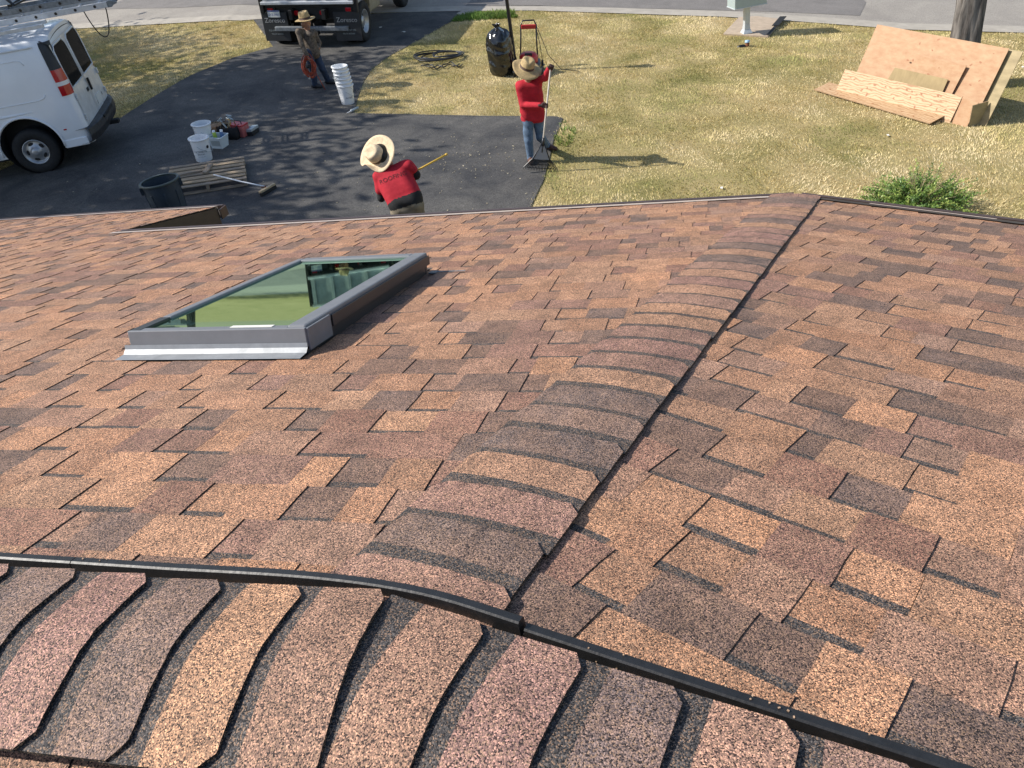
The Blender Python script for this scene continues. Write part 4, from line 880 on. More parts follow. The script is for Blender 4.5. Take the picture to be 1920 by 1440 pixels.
# ------------------------------------------------------------------ bodies grown from a signed distance field
def sdf_mesh(groups, vox, k=.02, mb=None, mis=None, wrinkle=0.0):
    """groups: list of lists of capsules (a, b, ra, rb); one closed skin over all; face material = nearest group"""
    allp = [c for g in groups for c in g]
    lo = np.min([np.minimum(np.array(a) - ra, np.array(b) - rb) for a, b, ra, rb in allp], 0) - 3 * vox; hi = np.max([np.maximum(np.array(a) + ra, np.array(b) + rb) for a, b, ra, rb in allp], 0) + 3 * vox
    n = np.ceil((hi - lo) / vox).astype(int) + 1
    D = []
    for g in groups:
        d = np.full(n, .3, np.float32)
        for a, b, ra, rb in g:
            a, b = np.array(a, float), np.array(b, float); pad = 4 * vox + 2 * k; m = max(ra, rb) + pad
            i0 = np.maximum(np.floor((np.minimum(a, b) - m - lo) / vox).astype(int), 0); i1 = np.minimum(np.ceil((np.maximum(a, b) + m - lo) / vox).astype(int) + 1, n)
            X, Y, Z = np.meshgrid(*[(lo[q] + vox * np.arange(i0[q], i1[q])).astype(np.float32) for q in range(3)], indexing='ij')
            ba = b - a; L = max(ba @ ba, 1e-9); t = np.clip(((X - a[0]) * ba[0] + (Y - a[1]) * ba[1] + (Z - a[2]) * ba[2]) / L, 0, 1)
            e = np.sqrt((X - a[0] - t * ba[0]) ** 2 + (Y - a[1] - t * ba[1]) ** 2 + (Z - a[2] - t * ba[2]) ** 2) - (ra + (rb - ra) * t)
            sl = tuple(slice(i0[q], i1[q]) for q in range(3)); o = d[sl]; h = np.clip(.5 + .5 * (o - e) / k, 0, 1); d[sl] = o * (1 - h) + e * h - k * h * (1 - h)
        D.append(d)
    D = np.array(D); f = D[0].copy()
    for d in D[1:]:
        kk = .008; h = np.clip(.5 + .5 * (f - d) / kk, 0, 1); f = f * (1 - h) + d * h - kk * h * (1 - h)
    s = f < 0; cs = tuple(x - 1 for x in f.shape); acc = np.zeros(cs + (3,), np.float32); cnt = np.zeros(cs, np.float32)
    C = [(i, j, q) for i in (0, 1) for j in (0, 1) for q in (0, 1)]
    cut = lambda A, o: A[o[0]:o[0] + cs[0], o[1]:o[1] + cs[1], o[2]:o[2] + cs[2]]
    for o in C:
        for ax in range(3):
            if o[ax]: continue
            p = list(o); p[ax] = 1; fa, fb = cut(f, o), cut(f, p); x = (fa < 0) != (fb < 0); t = np.where(x, fa / np.where(fa == fb, 1, fa - fb), 0)
            w = x.astype(np.float32); cnt += w
            for q in range(3): acc[..., q] += w * (o[q] + (t if q == ax else 0))
    act = cnt > 0; idx = -np.ones(cs, int); ii = np.argwhere(act); idx[act] = np.arange(len(ii))
    V = lo + vox * (ii + acc[act] / cnt[act][:, None])
    if wrinkle:
        sx = np.sin(V @ np.array([14., 9, 26]) + 3.2 * np.sin(V @ np.array([5., -9, 7]) + 1)) * (.6 + .4 * np.sin(V @ np.array([11., 6, -8])))
        gr = np.stack(np.gradient(f), -1)[tuple(ii.T)]; gr /= np.maximum(np.linalg.norm(gr, axis=1), 1e-6)[:, None]; V = V + gr * (sx * wrinkle)[:, None]
    F = []
    for ax in range(3):
        b, c = [(1, 2), (2, 0), (0, 1)][ax]
        sa = np.take(s, range(s.shape[ax] - 1), ax); sb = np.take(s, range(1, s.shape[ax]), ax); E = np.argwhere(sa != sb)
        ok = (E[:, b] > 0) & (E[:, c] > 0) & (E[:, b] < cs[b]) & (E[:, c] < cs[c]); E = E[ok]
        fl = sa[tuple(E.T)]
        q = []
        for db, dc in ((1, 1), (0, 1), (0, 0), (1, 0)):
            e = E.copy(); e[:, b] -= db; e[:, c] -= dc; q.append(idx[tuple(e.T)])
        q = np.stack(q, 1); q[~fl] = q[~fl][:, ::-1]; F.append(q)
    F = np.concatenate(F); F = F[(F >= 0).all(1)]
    ctr = V[F].mean(1); gi = np.clip(np.round((ctr - lo) / vox).astype(int), 0, n - 1); lab = np.argmin(D[:, gi[:, 0], gi[:, 1], gi[:, 2]], 0)
    mb = mb or MB(); o = len(mb.v); mb.v += [tuple(v) for v in V]; mb.f += [tuple(int(x) + o for x in q) for q in F]
    mb.m += [int((mis or range(len(groups)))[i]) for i in lab]; mb.c += [None] * len(F); return mb

def limb(a, b, c, r0, r1, r2): return [(a, b, r0, r1), (b, c, r1, r2)]
def trunk(pel, chest, right, wp, wc, rp, rc, n=7, belly=0.0):
    pel, chest, right = np.array(pel), np.array(chest), np.array(right) / np.linalg.norm(right); out = []
    for i in range(n):
        t = i / (n - 1); c = pel + (chest - pel) * t; w = wp + (wc - wp) * t - .02 * math.sin(math.pi * t); r = rp + (rc - rp) * t + belly * math.sin(math.pi * t)
        out.append((c - right * w, c + right * w, r, r))
    return out
def hand_mesh(mb, wrist, palm_dir, curl_dir, side, mi, s=1.0, vox=.0045):
    """palm along palm_dir, fingers curling towards curl_dir, thumb leaving on `side`"""
    w, d, c, sd = [np.array(x, float) for x in (wrist, palm_dir, curl_dir, side)]; d /= np.linalg.norm(d); c = c - d * (c @ d); c /= np.linalg.norm(c); sd = np.cross(d, c) * (1 if np.cross(d, c) @ sd > 0 else -1)
    P = []
    for q, L in ((-.03, .062), (-.01, .074), (.011, .07), (.031, .056)):
        k = w + (d * .085 + sd * q * -1) * s; P.append((w + (d * .02 + sd * q * -.7) * s, k, .014 * s, .0115 * s))
        a = k + (d * .55 + c * .35) * L * .55 * s; b = a + (c * .9 - d * .15) * L * .5 * s; e = b + (-d * .75 + c * .2) * L * .4 * s
        P += [(k, a, .0095 * s, .009 * s), (a, b, .009 * s, .0085 * s), (b, e, .0085 * s, .0075 * s)]
    t0 = w + (d * .025 + sd * .03) * s; t1 = t0 + (d * .03 + sd * .018 + c * .02) * s; t2 = t1 + (c * .035 + d * .008 - sd * .012) * s
    P += [(t0, t1, .012 * s, .0105 * s), (t1, t2, .0105 * s, .009 * s), (w - d * .03 * s, w + d * .02 * s, .021 * s, .02 * s)]
    return sdf_mesh([P], vox, .006, mb, [mi])
def head_geo(c, face, up, r=.098):
    c, f, u = np.array(c), np.array(face, float), np.array(up, float); f /= np.linalg.norm(f); u = u - f * (u @ f); u /= np.linalg.norm(u); rt = np.cross(f, u)
    P = [(c + u * .035, c + u * .03 - f * .02, r * .95, r * .93), (c - u * .05 + f * .03, c - u * .07 + f * .035, .062, .05), (c + f * .1 - u * .0, c + f * .112 - u * .03, .011, .015),
         (c + rt * .092 - u * .01, c + rt * .094 + u * .025, .015, .018), (c - rt * .092 - u * .01, c - rt * .094 + u * .025, .015, .018), (c + f * .092 - u * .062 + rt * .02, c + f * .092 - u * .062 - rt * .02, .009, .009)]
    eyes = [(c + f * .088 + rt * s * .034 + u * .015, c + f * .089 + rt * s * .034 + u * .015, .011, .011) for s in (-1, 1)]
    hair = [(c + u * .05 - f * .03, c - u * .02 - f * .05, r * .96, r * .8)]
    return P, eyes, hair
def hat(name, c, axis, fwd, mt, parent, R=.21, H=.13, rc=.108, curl=.045, droop=.0, turned=None):
    """straw hat: creased crown, band, wide brim curling up at the sides"""
    a = Vector(axis).normalized(); f = Vector(fwd); f = (f - a * f.dot(a)).normalized(); r = f.cross(a); B = Matrix((r, f, a)).transposed().to_4x4(); B.translation = Vector(c)
    n = 40; rings = [(.004, H - .006), (rc * .4, H - .005), (rc * .68, H), (rc * .84, H - .008), (rc * .95, H * .62), (rc, H * .3), (rc * 1.04, .0), (rc * 1.2, -.008), (R * .7, -.008), (R * .88, .0), (R, .006), (R * 1.005, .0)]
    vs, fs = [], []
    for k, (q, z) in enumerate(rings):
        for j in range(n):
            t = 2 * math.pi * j / n; x, y = q * math.cos(t), q * math.sin(t) * 1.12
            zz = z
            if k > 7:
                e = (q - rc * 1.2) / (R - rc * 1.2); zz += curl * e * e * (math.cos(t) ** 2) * 1.0 - droop * e * max(0, math.sin(t)) - droop * .5 * e * max(0, -math.sin(t)) + .006 * e * math.sin(3 * t + 1)
                if turned is not None:
                    dd = max(0, math.cos(t - turned)) ** 8; zz += dd * e * .1; x *= 1 - .35 * dd * e; y *= 1 - .35 * dd * e
            if k < 4: zz -= .014 * max(0, 1 - abs(x) / .05) * (1 if y > -.05 else .3)          # crease
            if 1 < k < 5 and y > .03: x *= .82                                         # pinched front
            vs.append(B @ Vector((x, y, zz)))
    fs = [(k * n + j, k * n + (j + 1) % n, (k + 1) * n + (j + 1) % n, (k + 1) * n + j) for k in range(len(rings) - 1) for j in range(n)] + [tuple(range(n))]
    mb = MB(); mb.add(vs, fs)
    mb.m = [1 if (5 * n <= i < 6 * n) else 0 for i in range(len(fs))]
    o = mb.build(name, [mt, M['strawband']], parent, smooth=True); s = o.modifiers.new('thick', 'SOLIDIFY'); s.thickness = .005; return o
def child_world(o, par): o.parent = par; o.matrix_parent_inverse = par.matrix_world.inverted(); return o
def person(label, base):
    t = thing('person', label, 'person', tuple(base)); bpy.context.view_layer.update(); return t

def shoe(a, d, L=.16, r=.042):
    a, d = np.array(a), np.array(d, float); d /= np.linalg.norm(d); z = A3(0, 0, 1)
    return [(a - d * .045 - z * .03, a + d * L * .5 - z * .032, .044, .044), (a + d * L * .5 - z * .035, a + d * L - z * .042, .043, .034), (a + z * .02, a - z * .02, .043, .046)]

# ---- worker raking beside the lawn, facing the house
B0 = G(1008, 303); Y = B0[1]
wk = person('worker in red long sleeves and wide straw hat raking where drive meets lawn', B0)
q = lambda x, y, dy=0.0: at(x, y, Y + dy)
pel, chest = q(999, 214), q(992, 163, -.05); rt = q(1012, 160) - q(972, 162)
shR, shL, neck, head = q(974, 160, -.03), q(1006, 152, -.02), q(989, 148, -.06), q(989, 131, -.1)
hip1, hip2, kn1, kn2 = q(990, 220), q(1008, 219, .03), q(991, 262, -.05), q(1013, 256, .06)
an1, an2 = G(996, 304) + A3(0, 0, .09), G(1026, 282) + A3(0, 0, .09)
eL, hL = q(1021, 146, -.2), q(1031, 127, -.36); eR, hR = q(981, 197, -.12), q(1018, 197, -.36)
shirt = trunk(pel + A3(0, 0, -.03), chest, rt, .085, .11, .112, .105, belly=.012) + [(shR, shL, .07, .07)] + limb(shL, eL, eL + (hL - eL) * .82, .062, .053, .045) + limb(shR, eR, eR + (hR - eR) * .85, .064, .053, .045)
pants = [(hip1, hip2, .095, .095)] + limb(hip1, kn1, an1, .098, .072, .06) + limb(hip2, kn2, an2, .098, .072, .06)
hP, eP, rP = head_geo(head, (0, -1, -.45), (0, -.45, 1))
skin_ = hP + [(neck - A3(0, 0, .04), head - A3(0, 0, .05), .052, .052)]
shoes = shoe(an1, (-.1, -1, -.05)) + shoe(an2, (.9, -.4, -.1))
mb = sdf_mesh([shirt, pants, skin_, shoes, rP], .011, wrinkle=.009)
hand_mesh(mb, hL - A3(0, 0, .03), (.3, -.5, .75), (-.3, -.9, -.1), (-1, 0, 0), 5); hand_mesh(mb, hR - A3(.03, 0, 0), (1, -.3, -.1), (0, -1, .1), (0, 0, 1), 5)
child_world(mb.build('body', [M['red'], M['jeans'], M['skin'], M['shoe'], M['hair'], M['glove']], None, smooth=True), wk)
child_world(hat('hat', q(988, 126, -.13), q(995, 100, -.19) - q(985, 138, -.08), (-.2, -1, -.4), M['straw2'], None, R=.225, curl=.0, droop=.06), wk)
# the fan rake he holds
bot, top = G(1013, 323) + A3(0, 0, .02), q(1033, 121, -.37); ax = (top - bot) / np.linalg.norm(top - bot)
rk = thing('leaf_rake', 'black plastic fan rake with long pole held by the raking worker', 'rake', tuple(bot)); bpy.context.view_layer.update()
mid = bot + ax * .50
mb = MB(); mb.tube([bot + ax * .42, mid, top], .0135, 8); child_world(mb.build('handle', M['alupole'], None, smooth=True), rk)
sdv = np.cross(ax, A3(0, 1, 0)); sdv /= np.linalg.norm(sdv); nr = np.cross(sdv, ax)
mb = MB(); a0, a1 = bot + ax * .44, bot + ax * .19
vs = [a0 - sdv * .02, a0 + sdv * .02, a1 + sdv * .15, a1 - sdv * .02 + ax * -.012, a1 - sdv * .15]; vs = [v + nr * .006 for v in vs] + [v - nr * .006 for v in vs]
mb.add(vs, [(0, 1, 2, 3, 4), (9, 8, 7, 6, 5), (0, 5, 6, 1), (1, 6, 7, 2), (2, 7, 8, 3), (3, 8, 9, 4), (4, 9, 5, 0)]); child_world(mb.build('head_plate', M['rakegrey'], None), rk)
mb = MB(); mb.tube([mid + ax * .03, bot + ax * .40], [.02, .024], 8); mb.tube([a0 + sdv * -.02 - nr * .004, a1 - sdv * .135 - nr * .004], .009, 6); mb.tube([a0 + sdv * .02 - nr * .004, a1 + sdv * .135 - nr * .004], .009, 6); mb.tube([bot + ax * .43 - nr * .01, bot + ax * .3 - nr * .01], .008, 6); child_world(mb.build('socket', M['rakeblack'], None, smooth=True), rk)
for i in range(22):
    t = (i - 10.5) / 10.5; mb = MB(); s0 = a1 + sdv * .148 * t; s1 = bot + sdv * .275 * t + ax * (.03 + .035 * (1 - t * t) * 0 + .02 * t * t); mb.tube([s0, s0 + (s1 - s0) * .6, s1, s1 - nr * .03 - ax * .02], [.0075, .007, .0065, .005], 5)
    child_world(mb.build('tine', M['rakeblack'], None), rk)
for w_, tt in ((.165, .55), (.21, .25)):
    mb = MB(); mb.tube([a1 + (bot - a1) * (1 - tt) + sdv * w_ * x - nr * .006 for x in (-1, 0, 1)], .006, 5); child_world(mb.build('tine_spacer', M['rakeblack'], None), rk)

# ---- worker with his back to us beyond the front eave
Y = 9.25
q = lambda x, y, dy=0.0: at(x, y, Y + dy)
fy = A3(-.45, .9, 0); gB = q(772, 388); gB = A3(gB[0], gB[1], float(gz(gB[0], gB[1])))
wk2 = person('worker seen from behind in red T-shirt over black sleeves and straw hat', gB)
pel, chest = q(762, 381), q(737, 330, .22); rt = q(770, 318, .2) - q(708, 342, .2)
shL, shR, neck, head = q(711, 332, .22), q(765, 310, .22), q(728, 306, .3), q(716, 294, .36)
eL, hL = q(715, 371, .2), q(728, 366, .5); eR, hR = q(781, 328, .22), q(752, 352, .52)
hip1, hip2 = q(749, 396), q(778, 391)
def leg(h, dx, dy): k = h + A3(dx * .4, dy * .4 + .03, -.42); a = A3(h[0] + dx, h[1] + dy, 0); a[2] = float(gz(a[0], a[1])) + .09; return h, k, a
l1, l2 = leg(hip1, -.05, .08), leg(hip2, .06, -.06)
shirt = trunk(pel + (chest - pel) * .12, chest, rt, .1, .115, .118, .112, belly=.015) + [(shL, shR, .075, .075), (shL, shL + (eL - shL) * .6, .07, .068), (shR, shR + (eR - shR) * .42, .07, .066)]
under = trunk(pel + (chest - pel) * .04, pel + (chest - pel) * .12, rt, .1, .1, .117, .118, n=3) + limb(shL, eL, eL + (hL - eL) * .95, .05, .048, .036) + limb(shR, eR, eR + (hR - eR) * .95, .05, .048, .036)
pants = [(pel - A3(0, 0, .05) - rt * .2, pel - A3(0, 0, .06) + rt * .2, .122, .122)] + limb(l1[0], l1[1], l1[2], .11, .078, .062) + limb(l2[0], l2[1], l2[2], .11, .078, .062)
hP, eP, rP = head_geo(head, fy + A3(0, 0, -.7), (-.2, .5, .8))
mb = sdf_mesh([shirt, pants, hP + [(neck, head - A3(0, 0, .03), .055, .055)], shoe(l1[2], fy) + shoe(l2[2], fy), rP, under], .0095, wrinkle=.0075)
hand_mesh(mb, hL, (.5, .6, -.2), (0, 1, .2), (1, 0, 0), 2); hand_mesh(mb, hR, (-.3, .6, -.2), (0, 1, -.3), (-1, 0, 0), 2)
child_world(mb.build('body', [M['red'], M['khaki'], M['skin'], M['shoe'], M['hair'], M['blackcloth']], None, smooth=True), wk2)
child_world(hat('hat', q(708, 291, .36), q(690, 285, .26) - q(711, 295, .38), fy + A3(0, 0, -.5), M['straw'], None, R=.24, H=.14, curl=.008, droop=.0, turned=2.75), wk2)
# dark print across the shoulders, wrapped on the back
vs, fs = text_mesh('ROOFING', .078); e1 = rt / np.linalg.norm(rt); cdir = (pel - chest) / np.linalg.norm(pel - chest); up2 = -(cdir - e1 * (cdir @ e1)); up2 /= np.linalg.norm(up2); back = np.cross(e1, up2); back = back if back[1] < 0 else -back
bodyo = wk2.children[0]
if True:
    dg = bpy.context.evaluated_depsgraph_get(); bw = bodyo.evaluated_get(dg)
    from mathutils.bvhtree import BVHTree
    bt = BVHTree.FromPolygons([v.co for v in bodyo.data.vertices], [tuple(p.vertices) for p in bodyo.data.polygons])
    out = []
    for v in vs:
        p = chest + (pel - chest) * .22 + e1 * v.x + up2 * v.y + back * .4
        hit = bt.ray_cast(Vector(p), Vector(-back)); out.append((hit[0] + Vector(back) * .0035) if hit[0] else Vector(p - back * .27))
    mb = MB(); mb.add(out, fs); child_world(mb.build('shirt_print', M['shirtprint'], None), wk2)
st = thing('pole', 'yellow pole sticking out past the elbow of the worker with his back turned', 'pole', tuple(q(732, 350, .56))); bpy.context.view_layer.update()
mb = MB(); mb.tube([q(715, 354, .56), q(781, 320, .5), q(838, 289, .46)], .0125, 8); child_world(mb.build('shaft', M['yellow'], None, smooth=True), st)
mb = MB(); mb.tube([q(835, 290.6, .462), q(839, 288.6, .46)], .015, 8); child_world(mb.build('grip_cap', M['yellow'], None, smooth=True), st)

# ---- worker in camouflage walking by the truck with a coil of cord
Y = G(603, 164)[1]; q = lambda x, y, dy=0.0: at(x, y, Y + dy)
wk3 = person('worker in camouflage shirt, jeans and round straw hat walking past the truck', G(606, 163))
pel, chest = q(585, 97), q(575, 66, -.02); rt = A3(.75, -.55, 0)
neck, head = q(574, 53, -.02), q(574, 46, -.05); shA, shB = q(560, 60, -.12), q(589, 61, .1)
eA, hA = q(566, 84, -.22), q(577, 106, -.3); eB, hB = q(598, 80, .1), q(597, 93, -.05)
h1, h2 = q(579, 100, -.08), q(591, 100, .06); k1, k2 = q(587, 130, -.12), q(604, 128, .05); a1_, a2_ = G(592, 166) + A3(0, 0, .09), G(617, 158) + A3(0, 0, .09)
shirt = trunk(pel - A3(0, 0, .03), chest, rt, .075, .1, .11, .105) + [(shA, shB, .072, .072)] + limb(shA, eA, eA + (hA - eA) * .85, .06, .05, .042) + limb(shB, eB, eB + (hB - eB) * .8, .06, .05, .042)
pants = [(h1, h2, .095, .095)] + limb(h1, k1, a1_, .097, .072, .058) + limb(h2, k2, a2_, .097, .072, .058)
hP, eP, rP = head_geo(head, (.6, -.75, -.25), (0, 0, 1))
mb = sdf_mesh([shirt, pants, hP + [(neck - A3(0, 0, .05), head - A3(0, 0, .04), .052, .052)], shoe(a1_, (1, -.3, -.1)) + shoe(a2_, (1, -.2, -.1)), rP], .0135, wrinkle=.004)
hand_mesh(mb, hA, (.15, -.1, -1), (1, 0, 0), (0, -1, 0), 2); hand_mesh(mb, hB, (-.6, -.2, -.7), (-.2, .9, 0), (0, 0, 1), 2)
child_world(mb.build('body', [M['camo'], M['jeansd'], M['skin'], M['sneaker'], M['hair']], None, smooth=True), wk3)
child_world(hat('hat', q(572, 36, -.05), (-.04, -.02, 1), (.6, -.75, -.0), M['straw2'], None, R=.2, H=.15, curl=.0, droop=.012), wk3)
cc = q(579, 124, -.34); rr_ = random.Random(3)
co = thing('cord_coil', 'orange extension cord coiled in the hand of the camouflaged worker', 'cord', tuple(cc)); bpy.context.view_layer.update()
mb = MB()
for k in range(14):
    R1, R2, of = rr_.uniform(.05, .15), rr_.uniform(.12, .24), rr_.uniform(-.05, .05); pts = []
    for j in range(25):
        t = 2 * math.pi * j / 24; pts.append(cc + A3(R1 * math.sin(t) + .02 * math.sin(2 * t + k), of + .05 * math.cos(t), R2 * math.cos(t) + rr_.uniform(-.006, .006)))
    mb.tube(pts, .0085, 5, cap=False)
mb.tube([cc + A3(.1, 0, -.15), cc + A3(.16, .0, -.35), cc + A3(.2, .02, -.52)], .0085, 5)
child_world(mb.build('coil', M['orange'], None, smooth=True), co)
mb = MB(); mb.tube([cc + A3(-.02, -.06, -.2), cc + A3(-.05, -.07, -.24)], .018, 8); child_world(mb.build('plug', M['ltext'], None, smooth=True), co)
mb = MB(); mb.tube([cc + A3(-.0, -.07, .04), cc + A3(.0, -.07, -.02)], .05, 10); child_world(mb.build('cord_reel', M['black'], None, smooth=True), co)
# ------------------------------------------------------------------ things on the drive
def gp(x, y): P = G(x, y); P[2] += .012; return P
def bucket_parts(t, H=.37, R=.15, band=True, logo=None, wrap_az=0.0):
    m = MB(); m.lathe([(R * .86, .0), (R * .87, .004), (R, H), (R * .965, H), (R * .84, .012), (.001, .012)], 32, 0); m.lathe([(R * .86, 0), (.001, 0)], 32, 0); sh = m.build('shell', M['plasticwhite'], t, smooth=True)
    sh.data.set_sharp_from_angle(angle=RAD(40))
    for z in (H - .014,):
        m = MB(); m.lathe([(R * .97, z - .014), (R * 1.1, z - .012), (R * 1.11, z + .008), (R * .97, z + .01)], 32, 0); b = m.build('rim_band', M['plasticwhite'], t, smooth=True)
    m = MB(); m.tube([(R * 1.06 * math.cos(a) * 1.0, R * 1.06 * math.sin(a), H - .1 - .13 * math.sin(a) ** 1) for a in np.linspace(.05, math.pi - .05, 18)], .003, 5); m.build('bail', M['greyobj'], t)
    if logo:
        for txt, sz, zz in logo:
            vs, fs = text_mesh(txt, sz); r = R * .955 + .004; m = MB(); m.add([((R * (.87 + .13 * (v.y + zz) / H) + .0015) * math.cos(wrap_az + v.x / r), (R * (.87 + .13 * (v.y + zz) / H) + .0015) * math.sin(wrap_az + v.x / r), v.y + zz) for v in vs], fs); m.build('bucket_print', M['dtext'], t)
        m = MB(); a0 = wrap_az + .95; m.lathe([(.001, 0), (.026, 0)], 16, 0, Matrix.Rotation(a0, 4, 'Z') @ Matrix.Translation((R * .955 + .002, 0, H * .62)) @ Matrix.Rotation(RAD(90), 4, 'Y')); m.build('bucket_badge', M['dtext'], t)
KS = 1.07
LOGO = [('ULTIMATE', .047, .155), ('SERVICES', .03, .118), ('roofing  siding  gutters', .014, .085)]
t = thing('bucket', 'white bucket with black lettering, the nearer of two by the tool pile', 'bucket', gp(384, 300), -1.75, 'white plastic buckets', tilt=True); t.scale = (KS,) * 3; bucket_parts(t, logo=LOGO, wrap_az=.25)
t = thing('bucket', 'white bucket standing behind the lettered bucket, beside the square tub', 'bucket', gp(388, 272), -1.6, 'white plastic buckets', tilt=True); t.scale = (KS,) * 3; bucket_parts(t, logo=[('SERVICES', .03, .118)], wrap_az=.6)
P = gp(653, 194); lab = ['lowest bucket of the white stack at the lawn edge', 'second bucket from the bottom of the white stack at the lawn edge', 'third bucket from the bottom of the white stack at the lawn edge', 'fourth bucket from the bottom of the white stack at the lawn edge', 'fifth bucket from the bottom of the white stack at the lawn edge', 'topmost bucket of the white stack at the lawn edge']
for k in range(6):
    t = thing('bucket', lab[k], 'bucket', (P[0] - .004 * k, P[1], P[2] + .072 * k), -1.6 + .7 * k, 'white plastic buckets', tilt=True); bucket_parts(t, logo=[('BUCKET', .04, .12)] if k == 0 else None, wrap_az=.5)
# square tub with spray cans
tb = thing('tub', 'square clear plastic tub with a green and a blue can in it', 'tub', gp(414, 276), RAD(-20), tilt=True)
m = MB(); w0, w1, H = .105, .13, .2
vs = [(x * w, y * w, z) for z, w in ((0, w0), (H, w1)) for x, y in ((-1, -1), (1, -1), (1, 1), (-1, 1))]; m.add(vs, [(0, 3, 2, 1), (0, 1, 5, 4), (1, 2, 6, 5), (2, 3, 7, 6), (3, 0, 4, 7)]); o = m.build('shell', M['tub'], tb); s = o.modifiers.new('thick', 'SOLIDIFY'); s.thickness = .005; s.offset = -1
m = MB(); [m.bar((sx * w1, sy * w1, H), (sx2 * w1, sy2 * w1, H), .025, .014) for sx, sy, sx2, sy2 in ((-1, -1, 1, -1), (1, -1, 1, 1), (1, 1, -1, 1), (-1, 1, -1, -1))]; m.build('rim', M['tub'], tb, bevel=.003)
m = MB(); m.add([(-.085, -.1125, .05), (.085, -.1125, .05), (.095, -.124, .15), (-.095, -.124, .15)], [(0, 1, 2, 3)]); m.build('paper_label', M['greyobj'], tb)
for nm, lb, x, y, z, mt, h in (('spray_can', 'yellow-green spray can standing in the clear tub', -.03, -.02, .05, 'green', .25), ('spray_can', 'blue can standing in the clear tub beside the green one', .05, .03, .05, 'blue', .25)):
    q = tb.matrix_world.copy() if False else None
    bpy.context.view_layer.update(); c = thing(nm, lb, 'can', (0, 0, 0), 0, 'cans in the tub'); c.matrix_world = tb.matrix_world @ Matrix.Translation((x, y, z)) @ Matrix.Rotation(.12 if mt == 'blue' else -.08, 4, 'Y')
    m = MB(); m.lathe([(.001, 0), (.034, 0), (.034, h - .05), (.026, h - .03)], 20); m.build('can_body', M[mt], c, smooth=True)
    m = MB(); m.lathe([(.026, h - .03), (.027, h), (.001, h + .002)], 16); m.build('can_cap', M['plasticwhite'], c, smooth=True)
# the tool pile
def boxthing(name, label, cat, p, size, rz, mt, z=0.0, tip=0.0, extra=None, grp='tools piled on the drive'):
    t = thing(name, label, cat, (p[0], p[1], p[2] + z), rz, grp, tilt=True)
    if tip: t.matrix_world = t.matrix_world @ Matrix.Rotation(tip, 4, 'X')
    m = MB(); m.box((0, 0, size[2] / 2), size); m.build('case', M[mt], t, bevel=min(size) * .08)
    if extra: extra(t, size)
    return t
def flaps(t, s):
    for sx in (-1, 1):
        m = MB(); m.box((sx * (s[0] / 2 + .035), 0, s[2] + .01), (.09, s[1] * .95, .004), 0, Matrix.Rotation(sx * .5, 3, 'Y')); m.build('flap', M['card'], t)
def lidhandle(t, s):
    m = MB(); m.box((0, 0, s[2] + .012), (s[0] * .98, s[1] * .98, .024)); m.build('lid', M['redplastic'], t, bevel=.006)
    m = MB(); m.tube([(-s[0] * .25, 0, s[2] + .02), (-s[0] * .22, 0, s[2] + .07), (s[0] * .22, 0, s[2] + .07), (s[0] * .25, 0, s[2] + .02)], .009, 6); m.build('handle', M['black'], t, smooth=True)
boxthing('carton', 'open brown cardboard carton behind the clear tub', 'box', gp(402, 256), (.27, .2, .2), RAD(-14), 'card', extra=flaps)
boxthing('tool_box', 'faded red tool box with black handle in the tool pile', 'toolbox', gp(452, 255), (.3, .22, .2), RAD(-25), 'pinkred', extra=lidhandle)
t = thing('tool_bag', 'black open tool bag bulging with tools beside the red tool box', 'bag', gp(434, 259), RAD(-20), 'tools piled on the drive', tilt=True)
m = MB(); vs = []
for z, w, d in ((0, .19, .1), (.08, .2, .12), (.2, .18, .1), (.22, .17, .09), (.1, .15, .08)):
    vs += [(x * w, y * d * (1 + .1 * math.sin(5 * x)), z + .012 * math.sin(7 * x + y)) for x, y in ((-1, -1), (-.5, -1.1), (0, -1.05), (.5, -1.1), (1, -1), (1, 1), (.5, 1.1), (0, 1.05), (-.5, 1.1), (-1, 1))]
m.add(vs, [(i * 10 + j, i * 10 + (j + 1) % 10, (i + 1) * 10 + (j + 1) % 10, (i + 1) * 10 + j) for i in range(4) for j in range(10)] + [tuple(range(40, 50)), tuple(reversed(range(10)))]); m.build('bag_body', M['blackcloth'], t, smooth=True)
for sy in (-1, 1):
    m = MB(); m.tube([(-.1, sy * .1, .2), (-.08, sy * .08, .3), (.08, sy * .08, .3), (.1, sy * .1, .2)], .009, 6); m.build('strap', M['tan'], t, smooth=True)
for lb, x, y, a, mt in (('wooden hammer handle poking out of the black tool bag', -.08, .02, .5, 'woodh'), ('grey pry bar poking out of the black tool bag', .05, -.03, -.6, 'greyobj'), ('yellow handled tool in the black tool bag', .0, .05, .1, 'yellow')):
    bpy.context.view_layer.update(); h = thing('hand_tool', lb, 'tool', (0, 0, 0), 0, 'tools piled on the drive'); h.matrix_world = t.matrix_world @ Matrix.Translation((x, y, .08)) @ Matrix.Rotation(a, 4, 'Y')
    m = MB(); m.tube([(0, 0, 0), (0, 0, .15), (0, 0, .3)], [.012, .014, .016], 8); m.build('grip', M[mt], h, smooth=True); m = MB(); m.box((0, 0, .31), (.11, .026, .028)); m.build('tool_head', M['greyobj'], h, bevel=.006)
